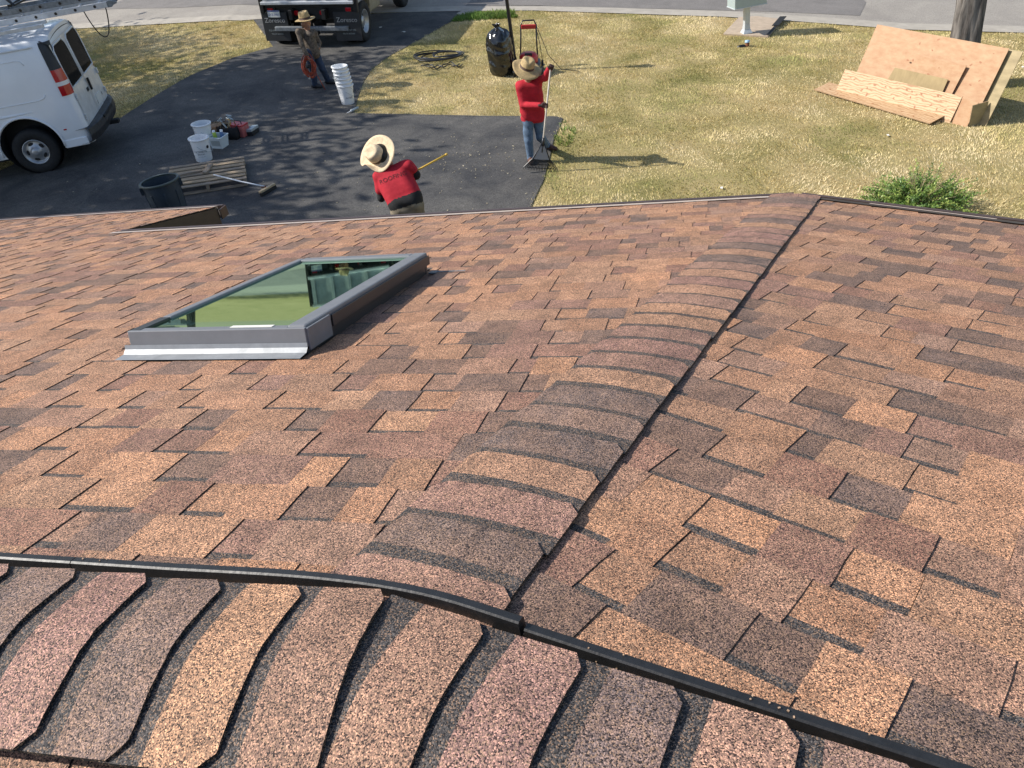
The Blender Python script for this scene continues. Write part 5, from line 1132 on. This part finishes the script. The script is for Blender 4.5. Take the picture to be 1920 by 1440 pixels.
def belt(name, label, p, mt, z):
    t = thing(name, label, 'tool belt', (p[0], p[1], p[2] + z), RAD(-30), 'tools piled on the drive', tilt=True)
    m = MB(); pts = [(.19 * math.cos(a), .12 * math.sin(a), .05 + .02 * math.sin(3 * a)) for a in np.linspace(0, 5.6, 30)]
    for a, b in zip(pts[:-1], pts[1:]): m.bar(a, b, .006, .06)
    m.build('strap', M['brown'], t)
    for x in (-.12, .1):
        m = MB(); vs = [(x + sx * .06, y, z_) for z_, y0 in ((0, .05), (.12, .08), (.15, .05)) for sx, y in ((-1, -.12 - y0), (1, -.12 - y0), (1, -.1), (-1, -.1))]; m.add(vs, [(i * 4 + j, i * 4 + (j + 1) % 4, i * 4 + 4 + (j + 1) % 4, i * 4 + 4 + j) for i in range(2) for j in range(4)] + [(0, 3, 2, 1)]); m.build('pouch', M[mt], t)
belt('tool_belt', 'tan canvas tool belt lying on top of the tool pile', gp(430, 247), 'tan', .05)
belt('tool_belt', 'brown leather tool belt behind the buckets', gp(410, 246), 'brown', .03)
# deck brush lying with its pole over the pile
t = thing('deck_brush', 'grey deck brush lying by the red tool box, pole over the pile', 'brush', gp(476, 254), 0, 'tools piled on the drive'); bpy.context.view_layer.update()
A_, B_ = gp(476, 252) + A3(0, 0, .1), gp(432, 244) + A3(0, 0, .22)
m = MB(); m.box(A_ + A3(0, 0, .0), (.13, .27, .05), 0, Matrix.Rotation(-.35, 3, 'Z')); child_world(m.build('brush_block', M['greyobj'], None, bevel=.008), t)
m = MB(); m.box(A_ + A3(0, 0, -.06), (.12, .26, .075), 0, Matrix.Rotation(-.35, 3, 'Z')); child_world(m.build('bristles', M['black'], None, bevel=.01), t)
m = MB(); m.tube([A_ + A3(0, 0, .02), B_], .011, 8); child_world(m.build('pole', M['greyobj'], None, smooth=True), t)
# caulk tube by the lawn
t = thing('caulk_tube', 'white caulk tube lying at the lawn corner near the bucket stack', 'tube', gp(659, 212), RAD(-35), tilt=True)
m = MB(); m.tube([(0, 0, .028), (0, .22, .028)], .026, 12); m.build('tube_body', M['greyobj'], t, smooth=True); m = MB(); m.tube([(0, 0, .028), (0, -.03, .028), (0, -.13, .03)], [.02, .008, .004], 8); m.build('nozzle', M['plasticwhite'], t, smooth=True)
# litter
for lb, q in (('pale paper scrap on the dark drive beside the truck wheel', (757, 62)), ('small pale scrap on the drive closest to the truck flap', (714, 53)), ('white scrap lying in the sunny lawn below the plywood', (1664, 256)), ('pale chip on the lawn just beyond the front eave', (1353, 355)), ('white speck of litter on the grass left of the big plywood', (1918, 128))):
    P = gp(*q); t = thing('litter', lb, 'litter', P, random.Random(q[0]).uniform(0, 6), 'scraps lying about'); m = MB(); vs = [(-.09, -.04, .03), (.02, -.05, .055), (.1, -.03, .035), (.09, .05, .03), (.0, .045, .06), (-.08, .05, .035)]; m.add(vs, [(0, 1, 4, 5), (1, 2, 3, 4)]); o = m.build('scrap', M['paper'], t); o.scale = (.75, .75, .5) if q[1] < 80 else (.4, .4, .5); s = o.modifiers.new('thick', 'SOLIDIFY'); s.thickness = .004
# pallet
PC = [gp(q[0], q[1]) for q in ((467, 304), (443, 357), (335, 378), (322, 322))]
ctr = sum(PC) / 4; ux = (PC[0] + PC[1] - PC[2] - PC[3]); ux /= np.linalg.norm(ux); az_ = math.atan2(ux[1], ux[0])
pal = thing('pallet', 'weathered wooden pallet lying on the drive by the grey bin', 'pallet', ctr, az_, tilt=True)
LX, LY = 1.22, 1.05
for k in range(7):
    m = MB(); y = -LY / 2 + .05 + k * (LY - .1) / 6; m.box((random.Random(k).uniform(-.01, .01), y, .125), (LX, .098 + .012 * ((k * 7) % 3 - 1), .018), 0, Matrix.Rotation(random.Random(k + 9).uniform(-.008, .008), 3, 'Z')); m.build('deck_board', M['pallet'] if k % 3 else M['pallet2'], pal, bevel=.003)
for x in (-LX / 2 + .03, 0, LX / 2 - .03):
    m = MB(); m.box((x, 0, .07), (.045, LY, .09)); m.build('stringer', M['pallet2'], pal, bevel=.003)
for y in (-LY / 2 + .05, 0, LY / 2 - .05):
    m = MB(); m.box((0, y, .014), (LX, .09, .018)); m.build('bottom_board', M['pallet2'], pal, bevel=.003)
bpy.context.view_layer.update()
for lb, loc, rz, sz in (('short loose board lying across the pallet', (.02, .12, .152), RAD(75), (.38, .085, .03)), ('long grey board end resting on the pallet by the bin', (-.4, .02, .15), RAD(9), (.62, .05, .03))):
    t = thing('loose_board', lb, 'board', (0, 0, 0), 0, 'loose boards on the pallet'); t.matrix_world = pal.matrix_world @ Matrix.Translation(loc) @ Matrix.Rotation(rz, 4, 'Z'); m = MB(); m.box((0, 0, 0), sz); m.build('plank', M['pallet2'], t, bevel=.004)
# push broom
H0, H1 = gp(490, 369) + A3(0, 0, .06), gp(517, 353) + A3(0, 0, .06); T0 = gp(409, 351) + A3(0, 0, .2); hc = (H0 + H1) / 2
t = thing('push_broom', 'push broom lying from the pallet to the drive', 'broom', tuple(hc)); bpy.context.view_layer.update()
m = MB(); m.bar(H0, H1, .06, .04); child_world(m.build('broom_head', M['woodh'], None, bevel=.008), t)
m = MB(); m.bar(H0 + A3(.01, -.02, -.035), H1 + A3(.01, -.02, -.035), .05, .05); child_world(m.build('bristles', M['black'], None, bevel=.006), t)
m = MB(); m.tube([hc + A3(0, 0, .02), hc + (T0 - hc) * .5 + A3(0, 0, .0), T0], .0125, 8); child_world(m.build('handle', M['plasticwhite'], None, smooth=True), t)
m = MB(); m.tube([hc + A3(0, 0, .02), hc + (T0 - hc) * .1], .018, 8); child_world(m.build('ferrule', M['rust'], None, smooth=True), t)
# bin
t = thing('garbage_can', 'dark grey round garbage can with handles standing behind the lower eave', 'garbage can', gp(333, 424), RAD(20)); CK = .95; t.scale = (CK, CK, 1.02)
m = MB(); m.lathe([(.215, 0), (.22, .01), (.272, .66), (.262, .66), (.212, .02), (.001, .02)], 40); m.lathe([(.215, 0), (.001, 0)], 40); o = m.build('shell', M['candark'], t, smooth=True); o.data.set_sharp_from_angle(angle=RAD(40))
m = MB(); m.lathe([(.262, .655), (.292, .66), (.297, .685), (.283, .692), (.262, .685)], 40); m.build('rim', M['canrim'], t, smooth=True)
for a in (0, math.pi):
    m = MB(); R_ = Matrix.Rotation(a, 4, 'Z'); m.prism([(-.08, .66), (.08, .66), (.065, .56), (.045, .55), (.045, .61), (-.045, .61), (-.045, .55), (-.065, .56)], 0, .045, 0, R_ @ Matrix(((0, 0, 1, .262), (1, 0, 0, 0), (0, 1, 0, 0), (0, 0, 0, 1)))); m.build('handle', M['candark'], t)
for a in np.linspace(0, 2 * math.pi, 9)[:-1]:
    m = MB(); m.bar((.226 * math.cos(a), .226 * math.sin(a), .05), (.266 * math.cos(a), .266 * math.sin(a), .55), .03, .012, up=(math.cos(a), math.sin(a), 0)); m.build('rib', M['candark'], t, bevel=.003)

# ------------------------------------------------------------------ on the lawn
P = G(968, 134)
t = thing('lamp_post', 'slim black lamp post standing in the lawn behind the bin bag', 'lamp post', P)
m = MB(); m.lathe([(.055, 0), (.055, .25), (.04, .3), (.036, 2.0), (.045, 2.02), (.001, 2.02)], 16); m.build('post', M['blackpaint'], t, smooth=True)
m = MB()
for a in range(6): m.bar((.07 * math.cos(a * 1.047), .07 * math.sin(a * 1.047), 2.05), (.12 * math.cos(a * 1.047), .12 * math.sin(a * 1.047), 2.36), .012, .012)
m.lathe([(.09, 2.02), (.08, 2.06), (.0, 2.06)], 6); m.lathe([(.15, 2.36), (.05, 2.46), (.01, 2.52), (0, 2.53)], 6); lt = m.build('lantern', M['blackpaint'], t)
m = MB(); m.lathe([(.06, 2.06), (.11, 2.36)], 6); m.build('lantern_glass', M['postlamp'], lt)
# bin bag
P = G(944, 140); rb = random.Random(6)
t = thing('garbage_bag', 'full black plastic garbage bag standing against the lamp post', 'bag', P)
m = MB(); n = 36; pz = np.concatenate([np.linspace(0, .92, 34), [.95, .98, 1.03]]); prof = [(float(np.interp(z, [0, .03, .12, .3, .5, .68, .8, .88, .92, .95, .98, 1.03], [.15, .22, .262, .28, .285, .275, .25, .19, .12, .06, .05, .09])), float(z)) for z in pz]
ph = [rb.uniform(0, 6.28) for _ in range(8)]
for r, z in prof:
    for j in range(n):
        a = 2 * math.pi * j / n; k = 1 + .05 * math.sin(3 * a + ph[0] + 2 * z) + .035 * math.sin(7 * a + ph[1] + 9 * z) + .035 * math.sin(24 * z + 4 * math.sin(a + ph[2])) * (.5 + .5 * math.sin(2 * a + ph[4])) + .022 * math.sin(47 * z + 6 * math.sin(2 * a + ph[5])) + (.12 * math.sin(9 * a) if z > .85 else 0)
        m.v.append((r * k * math.cos(a), r * k * math.sin(a), z + .012 * math.sin(5 * a + ph[3])))
m.f = [(i * n + j, i * n + (j + 1) % n, (i + 1) * n + (j + 1) % n, (i + 1) * n + j) for i in range(len(prof) - 1) for j in range(n)] + [tuple(reversed(range(n)))]; m.m = [0] * len(m.f); m.c = [None] * len(m.f); o = m.build('bag_body', M['bag'], t, smooth=True); sb = o.modifiers.new('s', 'SUBSURF'); sb.levels = sb.render_levels = 1
m = MB(); vs = [(-.05, -.13, .80), (.1, -.19, .78), (.13, -.1, .9), (.05, -.06, .97), (-.06, -.05, .95), (.04, -.2, .7)]; m.add(vs, [(0, 1, 2), (0, 2, 3), (0, 3, 4), (0, 5, 1)]); m.build('bag_label', M['greyobj'], t)
# corded machine with red deck behind the bag
P = G(992, 137)
t = thing('lawn_mower', 'red push mower with folded black handle behind the raking worker', 'mower', P, RAD(-8), tilt=True)
m = MB(); m.prism([(-.24, -.3), (.24, -.3), (.27, -.1), (.25, .25), (.15, .34), (-.15, .34), (-.25, .25), (-.27, -.1)], .1, .24); m.build('deck', M['blackpaint'], t, bevel=.03)
m = MB(); m.lathe([(.2, .24), (.2, .36), (.15, .42), (.0, .43)], 20); m.build('motor_cover', M['redplastic'], t, smooth=True)
m = MB(); m.box((0, -.12, .4), (.16, .08, .08)); m.build('motor_cap', M['black'], t, bevel=.015)
for sx in (-1, 1):
    for y in (-.24, .24): wheel('wheel', t, (sx * .29, y, .1), .1, .05, .06, M['alud'], sx, holes=0)
pts = [(-.19, .3, .2), (-.17, .42, .62), (-.165, .5, .86), (-.12, .53, .95), (.12, .53, .95), (.165, .5, .86), (.17, .42, .62), (.19, .3, .2)]
m = MB(); m.tube(pts, .017, 8); m.build('handle', M['blackpaint'], t, smooth=True)
m = MB(); m.box((0, .49, .83), (.32, .05, .09)); m.build('switch_bar', M['redplastic'], t, bevel=.015)
m = MB(); m.tube([(.165, .5, .86), (.3, .45, .55), (.42, .25, .3), (.7, .0, .06), (1.1, -.1, .03)], .007, 6); m.tube([(.165, .5, .8), (.24, .4, .5), (.3, .3, .12)], .007, 6); m.build('cord', M['black'], t, smooth=True)
# hose coil
P = G(822, 117)
t = thing('hose', 'black hose coiled loosely in the grass left of the bin bag', 'hose', P, tilt=True)
rh = random.Random(2); m = MB()
for k in range(6):
    cx, cy, ra, rbb = rh.uniform(-.08, .08), .3 + rh.uniform(-.1, .1), .52 + rh.uniform(-.08, .06), .36 + rh.uniform(-.07, .07)
    if k > 3: cx, ra, rbb = .2, .32, .22
    m.tube([(cx + ra * math.cos(a) + .02 * math.sin(3 * a + k), cy + rbb * math.sin(a), .05 + .012 * k + .015 * math.sin(2 * a + k)) for a in np.linspace(0, 6.28, 40)], .015, 6, cap=False)
m.tube([(-.4 + .085 * i, -.45 + .14 * math.sin(i * 1.1) + .1 * math.cos(i * 2.3), .05 + .02 * math.sin(i)) for i in range(12)], .013, 6); m.tube([(-.3 + .07 * i, -.5 + .1 * math.sin(i * 1.7 + 1), .05) for i in range(12)], .013, 6)
m.build('coil', M['hose'], t, smooth=True)
# cluster mailbox on its pedestal
P = G(1399, 65); P[2] += .04
t = thing('cluster_mailbox', 'pale green-grey cluster mailbox on a flared pedestal by the street', 'mailbox', P, RAD(4))
m = MB(); m.lathe([(.16, 0), (.15, .02), (.1, .09), (.085, .2), (.085, .6)], 4, 0, Matrix.Rotation(RAD(45), 4, 'Z')); m.build('pedestal', M['mailpost'], t)
m = MB(); m.box((0, 0, 1.0), (.78, .46, .78)); bx_ = m.build('cabinet', M['mailbox'], t, bevel=.012)
m = MB(); m.box((0, 0, .612), (.8, .48, .02)); m.build('base_plate', M['mailpost'], t, bevel=.004)
m = MB(); m.box((0, 0, 1.4), (.82, .5, .03)); m.build('roof_plate', M['mailbox'], t, bevel=.008)
for i in range(3):
    for j in range(4):
        m = MB(); m.box((-.25 + i * .25, .236, .72 + j * .18), (.23, .012, .16)); d_ = m.build('mail_door', M['mailpost'], t, bevel=.003)
t = thing('sheet_scrap', 'black bent metal strip lying on the mailbox slab', 'scrap', G(1454, 54)); bpy.context.view_layer.update()
m = MB(); a_, b_ = G(1440, 70) + A3(0, 0, .06), G(1466, 40) + A3(0, 0, .06); m.bar(a_, b_, .07, .01); m.bar(a_ + (b_ - a_) * .5 + A3(0, 0, .02), b_ + A3(.03, 0, .05), .16, .012); child_world(m.build('strip', M['black'], None), t)
P = G(1401, 87); t = thing('pipe_stub', 'capped rusty pipe stub rising from the lawn below the mailbox', 'pipe', P)
m = MB(); m.lathe([(.045, 0), (.045, .1), (.001, .1)], 14); m.build('pipe', M['rust'], t, smooth=True); m = MB(); m.lathe([(.055, .09), (.055, .13), (.0, .135)], 14); m.build('cap', M['pipe'], t, smooth=True)
P = G(1390, 88); t = thing('dark_stone', 'small dark flat stone lying left of the pipe stub', 'stone', P); m = MB(); m.lathe([(.0, .05), (.05, .045), (.08, .02), (.085, 0)], 9, 0, Matrix.Diagonal((1.3, .6, 1, 1))); m.build('stone', M['blackpaint'], t, smooth=True)

# plywood sheets leaning on the tree and lying in the grass
def board(label, A, along, up, L, H, mt, th=.016, knots=0, seed=0, edge='plyedge', skew=0.0, x0=0.0):
    """A: lower left corner; along, up: unit vectors of the sheet"""
    al, u = np.array(along) / np.linalg.norm(along), np.array(up, float); u = u - al * (u @ al); u /= np.linalg.norm(u); nn = np.cross(al, u)
    t = thing('plywood_sheet', label, 'plywood', tuple(A), group='plywood sheets by the tree', rot=Matrix((Vector(al), Vector(u), Vector(nn))).transposed())
    m = MB(); m.prism([(0, 0), (L, 0), (L - skew, H), (x0, H)], -th, 0); m.m = [1, 0] + [1] * 4
    o = m.build('panel', [M[mt], M[edge]], t); o.data.materials[1] = M[edge]
    # both faces show veneer
    o.data.polygons[0].material_index = 0; o.data.polygons[1].material_index = 0
    r = random.Random(seed)
    for k in range(knots):
        x, y = r.uniform(.08, L - .1), r.uniform(.05, H - .06)
        m = MB(); s_ = r.uniform(.01, .022); m.lathe([(0.0, .0022), (s_ * .7, .002), (s_, .001)], 10, 0, Matrix.Translation((x, y, 0)) @ Matrix.Rotation(r.uniform(0, 3), 4, 'Z') @ Matrix.Diagonal((1.5, .8, 1, 1))); m.build('knot', M['knot'], t)
    return t
BL, BR = G(1583, 176), G(1818, 236); al = (BR - BL) / np.linalg.norm(BR - BL); aw = np.cross(A3(0, 0, 1), al); aw = aw if aw[1] > 0 else -aw     # away from camera
lean_ = lambda deg: A3(0, 0, 1) * math.cos(RAD(deg)) + aw * math.sin(RAD(deg))
board('tall plywood sheet at the back of the leaning pile, pale yellow face', BL + al * .22 + aw * .16, al, lean_(27), 2.44, 1.22, 'plyyel', knots=0)
board('large orange plywood sheet leaning in front of the pale yellow sheet', BL + al * .02 + aw * .1 + A3(0, 0, .03), al, lean_(27), 2.44, 1.22, 'ply', knots=16, seed=2)
board('pinkish cut plywood panel leaning on the large orange sheet', BL + al * .6 + aw * .06, al, lean_(24), 1.3, .88, 'ply', knots=10, seed=5, x0=.5, skew=-.05)
board('small tan plywood offcut leaning low against the pinkish panel', BL + al * .62 + aw * .03, al, lean_(22), 1.15, .62, 'plytan', x0=.14)
board('narrow orange plywood strip at the right front of the pile', BL + al * 1.75 + aw * -.1, al, lean_(24), .72, .42, 'ply', knots=2, seed=8)
board('long pale pine plywood strip leaning at the front of the pile', BL - al * .12 - aw * .14, al, lean_(27), 2.3, .47, 'plylt', knots=26, seed=3)
F0, F1 = G(1526, 172), G(1736, 234)
board('long pale plywood strip lying flat in the grass before the pile', F0 + A3(0, 0, .045), F1 - F0, aw + A3(0, 0, .08), 2.5, .42, 'plylt', knots=8, seed=4, skew=-.0)
board('narrow plywood edge piece standing at the right end of the pile', G(1816, 238), al * .25 + aw, A3(0, 0, 1), .35, .36, 'plyyel')
# tree trunk behind the plywood
def tree(name, label, P, trunkR, H, crownR, nleaf, seed, leafsz=.07, crown_base=None, bark_n=28, lean=(0, 0), limbs=7):
    r = random.Random(seed); t = thing(name, label, 'tree', tuple(P)); m = MB(); n = bark_n; rows = 26; hh = H * .55
    ph = [r.uniform(0, 6.28) for _ in range(6)]
    for i in range(rows):
        z = -.1 + hh * i / (rows - 1); R = trunkR * (1.0 - .35 * i / (rows - 1)) * (1 + .45 * math.exp(-max(z, 0) * 3.5))
        for j in range(n):
            a = 2 * math.pi * j / n; k = 1 + .05 * math.sin(9 * a + ph[0] + 1.5 * math.sin(3 * z)) + .05 * math.sin(5 * a + ph[1] - 1.1 * z) + .03 * math.sin(14 * a + 6 * math.sin(2.5 * z + ph[2])) + r.uniform(-.02, .02)
            m.v.append((R * k * math.cos(a) + lean[0] * z, R * k * math.sin(a) + lean[1] * z, z))
    m.f = [(i * n + j, i * n + (j + 1) % n, (i + 1) * n + (j + 1) % n, (i + 1) * n + j) for i in range(rows - 1) for j in range(n)]; m.m = [0] * len(m.f); m.c = [None] * len(m.f)
    m.build('trunk', M['bark'], t, smooth=True)
    cb = crown_base or H * .45; tips = []; lm = MB(); top = Vector((lean[0] * hh, lean[1] * hh, hh * .9))
    for k in range(limbs):
        a = 2 * math.pi * k / limbs + r.uniform(-.3, .3); e = Vector((math.cos(a) * crownR * r.uniform(.5, .85), math.sin(a) * crownR * r.uniform(.5, .85), r.uniform(cb + .4, H * .95))); st = top + Vector((0, 0, -r.uniform(0, hh * .25))); mid = st.lerp(e, .5) + Vector((r.uniform(-.3, .3), r.uniform(-.3, .3), .4))
        lm.tube([st, mid, e], [trunkR * .38, trunkR * .2, trunkR * .05], 7); tips += [e, mid.lerp(e, .5)]
        for _ in range(3):
            e2 = mid.lerp(e, r.uniform(.3, .9)) + Vector((r.gauss(0, 1), r.gauss(0, 1), r.gauss(.2, .6))) * crownR * .3; lm.tube([mid.lerp(e, .4), e2], [trunkR * .1, trunkR * .03], 5); tips.append(e2)
    lm.build('limb', M['bark'], t, smooth=True)
    rg = np.random.default_rng(seed); T = np.array([tuple(x) for x in tips]); ci = rg.integers(0, len(T), nleaf); C = T[ci] + rg.normal(0, 1, (nleaf, 3)) * crownR * np.array([.2, .2, .13]); C[:, 2] = np.maximum(C[:, 2], cb)
    d1 = rg.normal(0, 1, (nleaf, 3)); d1 /= np.linalg.norm(d1, axis=1)[:, None]; d2 = np.cross(d1, rg.normal(0, 1, (nleaf, 3))); d2 /= np.linalg.norm(d2, axis=1)[:, None]; s = (leafsz * rg.uniform(.6, 1.4, nleaf))[:, None]
    V = np.stack([C - d1 * s, C + d2 * s * .5, C + d1 * s, C - d2 * s * .5], 1).reshape(-1, 3)
    me = bpy.data.meshes.new('crown'); me.from_pydata(V.tolist(), [], [(4 * i, 4 * i + 1, 4 * i + 2, 4 * i + 3) for i in range(nleaf)]); me.materials.append(M['leaf']); o = bpy.data.objects.new('crown', me); COL.objects.link(o); o.parent = t
    return t
P = G(1795, 160)
tree('shade_tree', 'stout rough-barked tree trunk behind the leaning plywood', P, .27, 9.5, 3.2, 5000, 3, .09, crown_base=5.5, bark_n=64)
# trees left of the frame, whose dappled shade lies over the drive and the van
tree('shade_tree', 'leafy tree beyond the left edge of the lawn shading the van', on_ground(-14.0, 12.6), .25, 9.3, 3.7, 9500, 12, .14, crown_base=4.6)
tree('shade_tree', 'leafy tree further up the left lawn shading the drive', on_ground(-13.8, 18.2), .25, 9.0, 3.6, 9500, 13, .14, crown_base=4.6)
tree('shade_tree', 'leafy tree near the street shading the left lawn', on_ground(-17.0, 23.5), .22, 8.5, 3.3, 6500, 14, .14, crown_base=4.8)
# greenery across the street
for i, (x, y, h, r) in enumerate(((-16, 46, 9, 4.2), (-7, 49, 10, 4.5), (2, 50, 9, 4.2), (11, 48, 11, 4.8), (21, 46, 9, 4.2))):
    tree('street_tree', ('leftmost', 'second from left', 'middle', 'second from right', 'rightmost')[i] + ' of the five trees across the street', on_ground(x, y), .25, h, r, 3500, 30 + i, .2, crown_base=2.0)
# shrub by the front wall
P = G(1716, 392); rg = np.random.default_rng(21)
t = thing('shrub', 'bushy green shrub growing beyond the right eave', 'shrub', tuple(P))
rs2 = random.Random(9); LV, LC = [], []
for k in range(340):
    a, rr0 = rs2.uniform(0, 6.28), rs2.uniform(.0, .34); b0 = Vector((rr0 * 1.25 * math.cos(a), rr0 * math.sin(a), rs2.uniform(.02, .16)))
    el = rs2.uniform(.15, 1.35) if rr0 < .2 else rs2.uniform(.1, .9); L = rs2.uniform(.32, .62) * (1.15 if rs2.random() < .2 else .9); dv = Vector((math.cos(a + rs2.uniform(-.5, .5)) * math.cos(el), math.sin(a + rs2.uniform(-.5, .5)) * math.cos(el), math.sin(el) * .85))
    sag_ = rs2.uniform(.05, .3); ton = rs2.choice(((.12, .22, .04), (.2, .3, .06), (.3, .37, .09), (.085, .16, .035), (.16, .25, .05)))
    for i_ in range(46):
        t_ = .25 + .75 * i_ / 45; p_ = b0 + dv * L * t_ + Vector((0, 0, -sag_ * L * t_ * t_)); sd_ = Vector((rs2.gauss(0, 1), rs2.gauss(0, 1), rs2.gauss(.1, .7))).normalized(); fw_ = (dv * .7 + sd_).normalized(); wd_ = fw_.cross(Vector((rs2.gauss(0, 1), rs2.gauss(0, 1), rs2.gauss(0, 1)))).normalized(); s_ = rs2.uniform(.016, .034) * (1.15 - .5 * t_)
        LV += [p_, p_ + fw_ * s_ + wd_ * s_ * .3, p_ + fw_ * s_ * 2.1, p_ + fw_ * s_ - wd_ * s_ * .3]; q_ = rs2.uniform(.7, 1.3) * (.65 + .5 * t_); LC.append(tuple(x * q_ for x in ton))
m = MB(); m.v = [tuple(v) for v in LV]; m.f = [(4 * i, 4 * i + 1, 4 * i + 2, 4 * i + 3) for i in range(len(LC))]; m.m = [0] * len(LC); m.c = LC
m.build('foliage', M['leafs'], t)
m = MB(); rr2 = random.Random(4)
for _ in range(40):
    a, e = rr2.uniform(0, 6.28), rr2.uniform(.2, 1.3); L = rr2.uniform(.35, .6); m.tube([(0, 0, .0), (L * .5 * math.cos(a) * math.cos(e), L * .5 * math.sin(a) * math.cos(e), L * .5 * math.sin(e) + .1), (L * math.cos(a) * math.cos(e), L * math.sin(a) * math.cos(e), L * math.sin(e) + .1)], [.008, .005, .002], 5)
m.build('stem', M['tan'], t)
m = MB()
for _ in range(9):
    b0 = Vector((.55, .05, .25)); e_ = b0 + Vector((rr2.uniform(-.02, .22), rr2.uniform(-.1, .1), rr2.uniform(-.1, .3))); m.tube([b0, b0.lerp(e_, .5) + Vector((0, 0, .03)), e_], [.0035, .003, .0015], 5)
m.build('dead_twig', M['tan'], t)
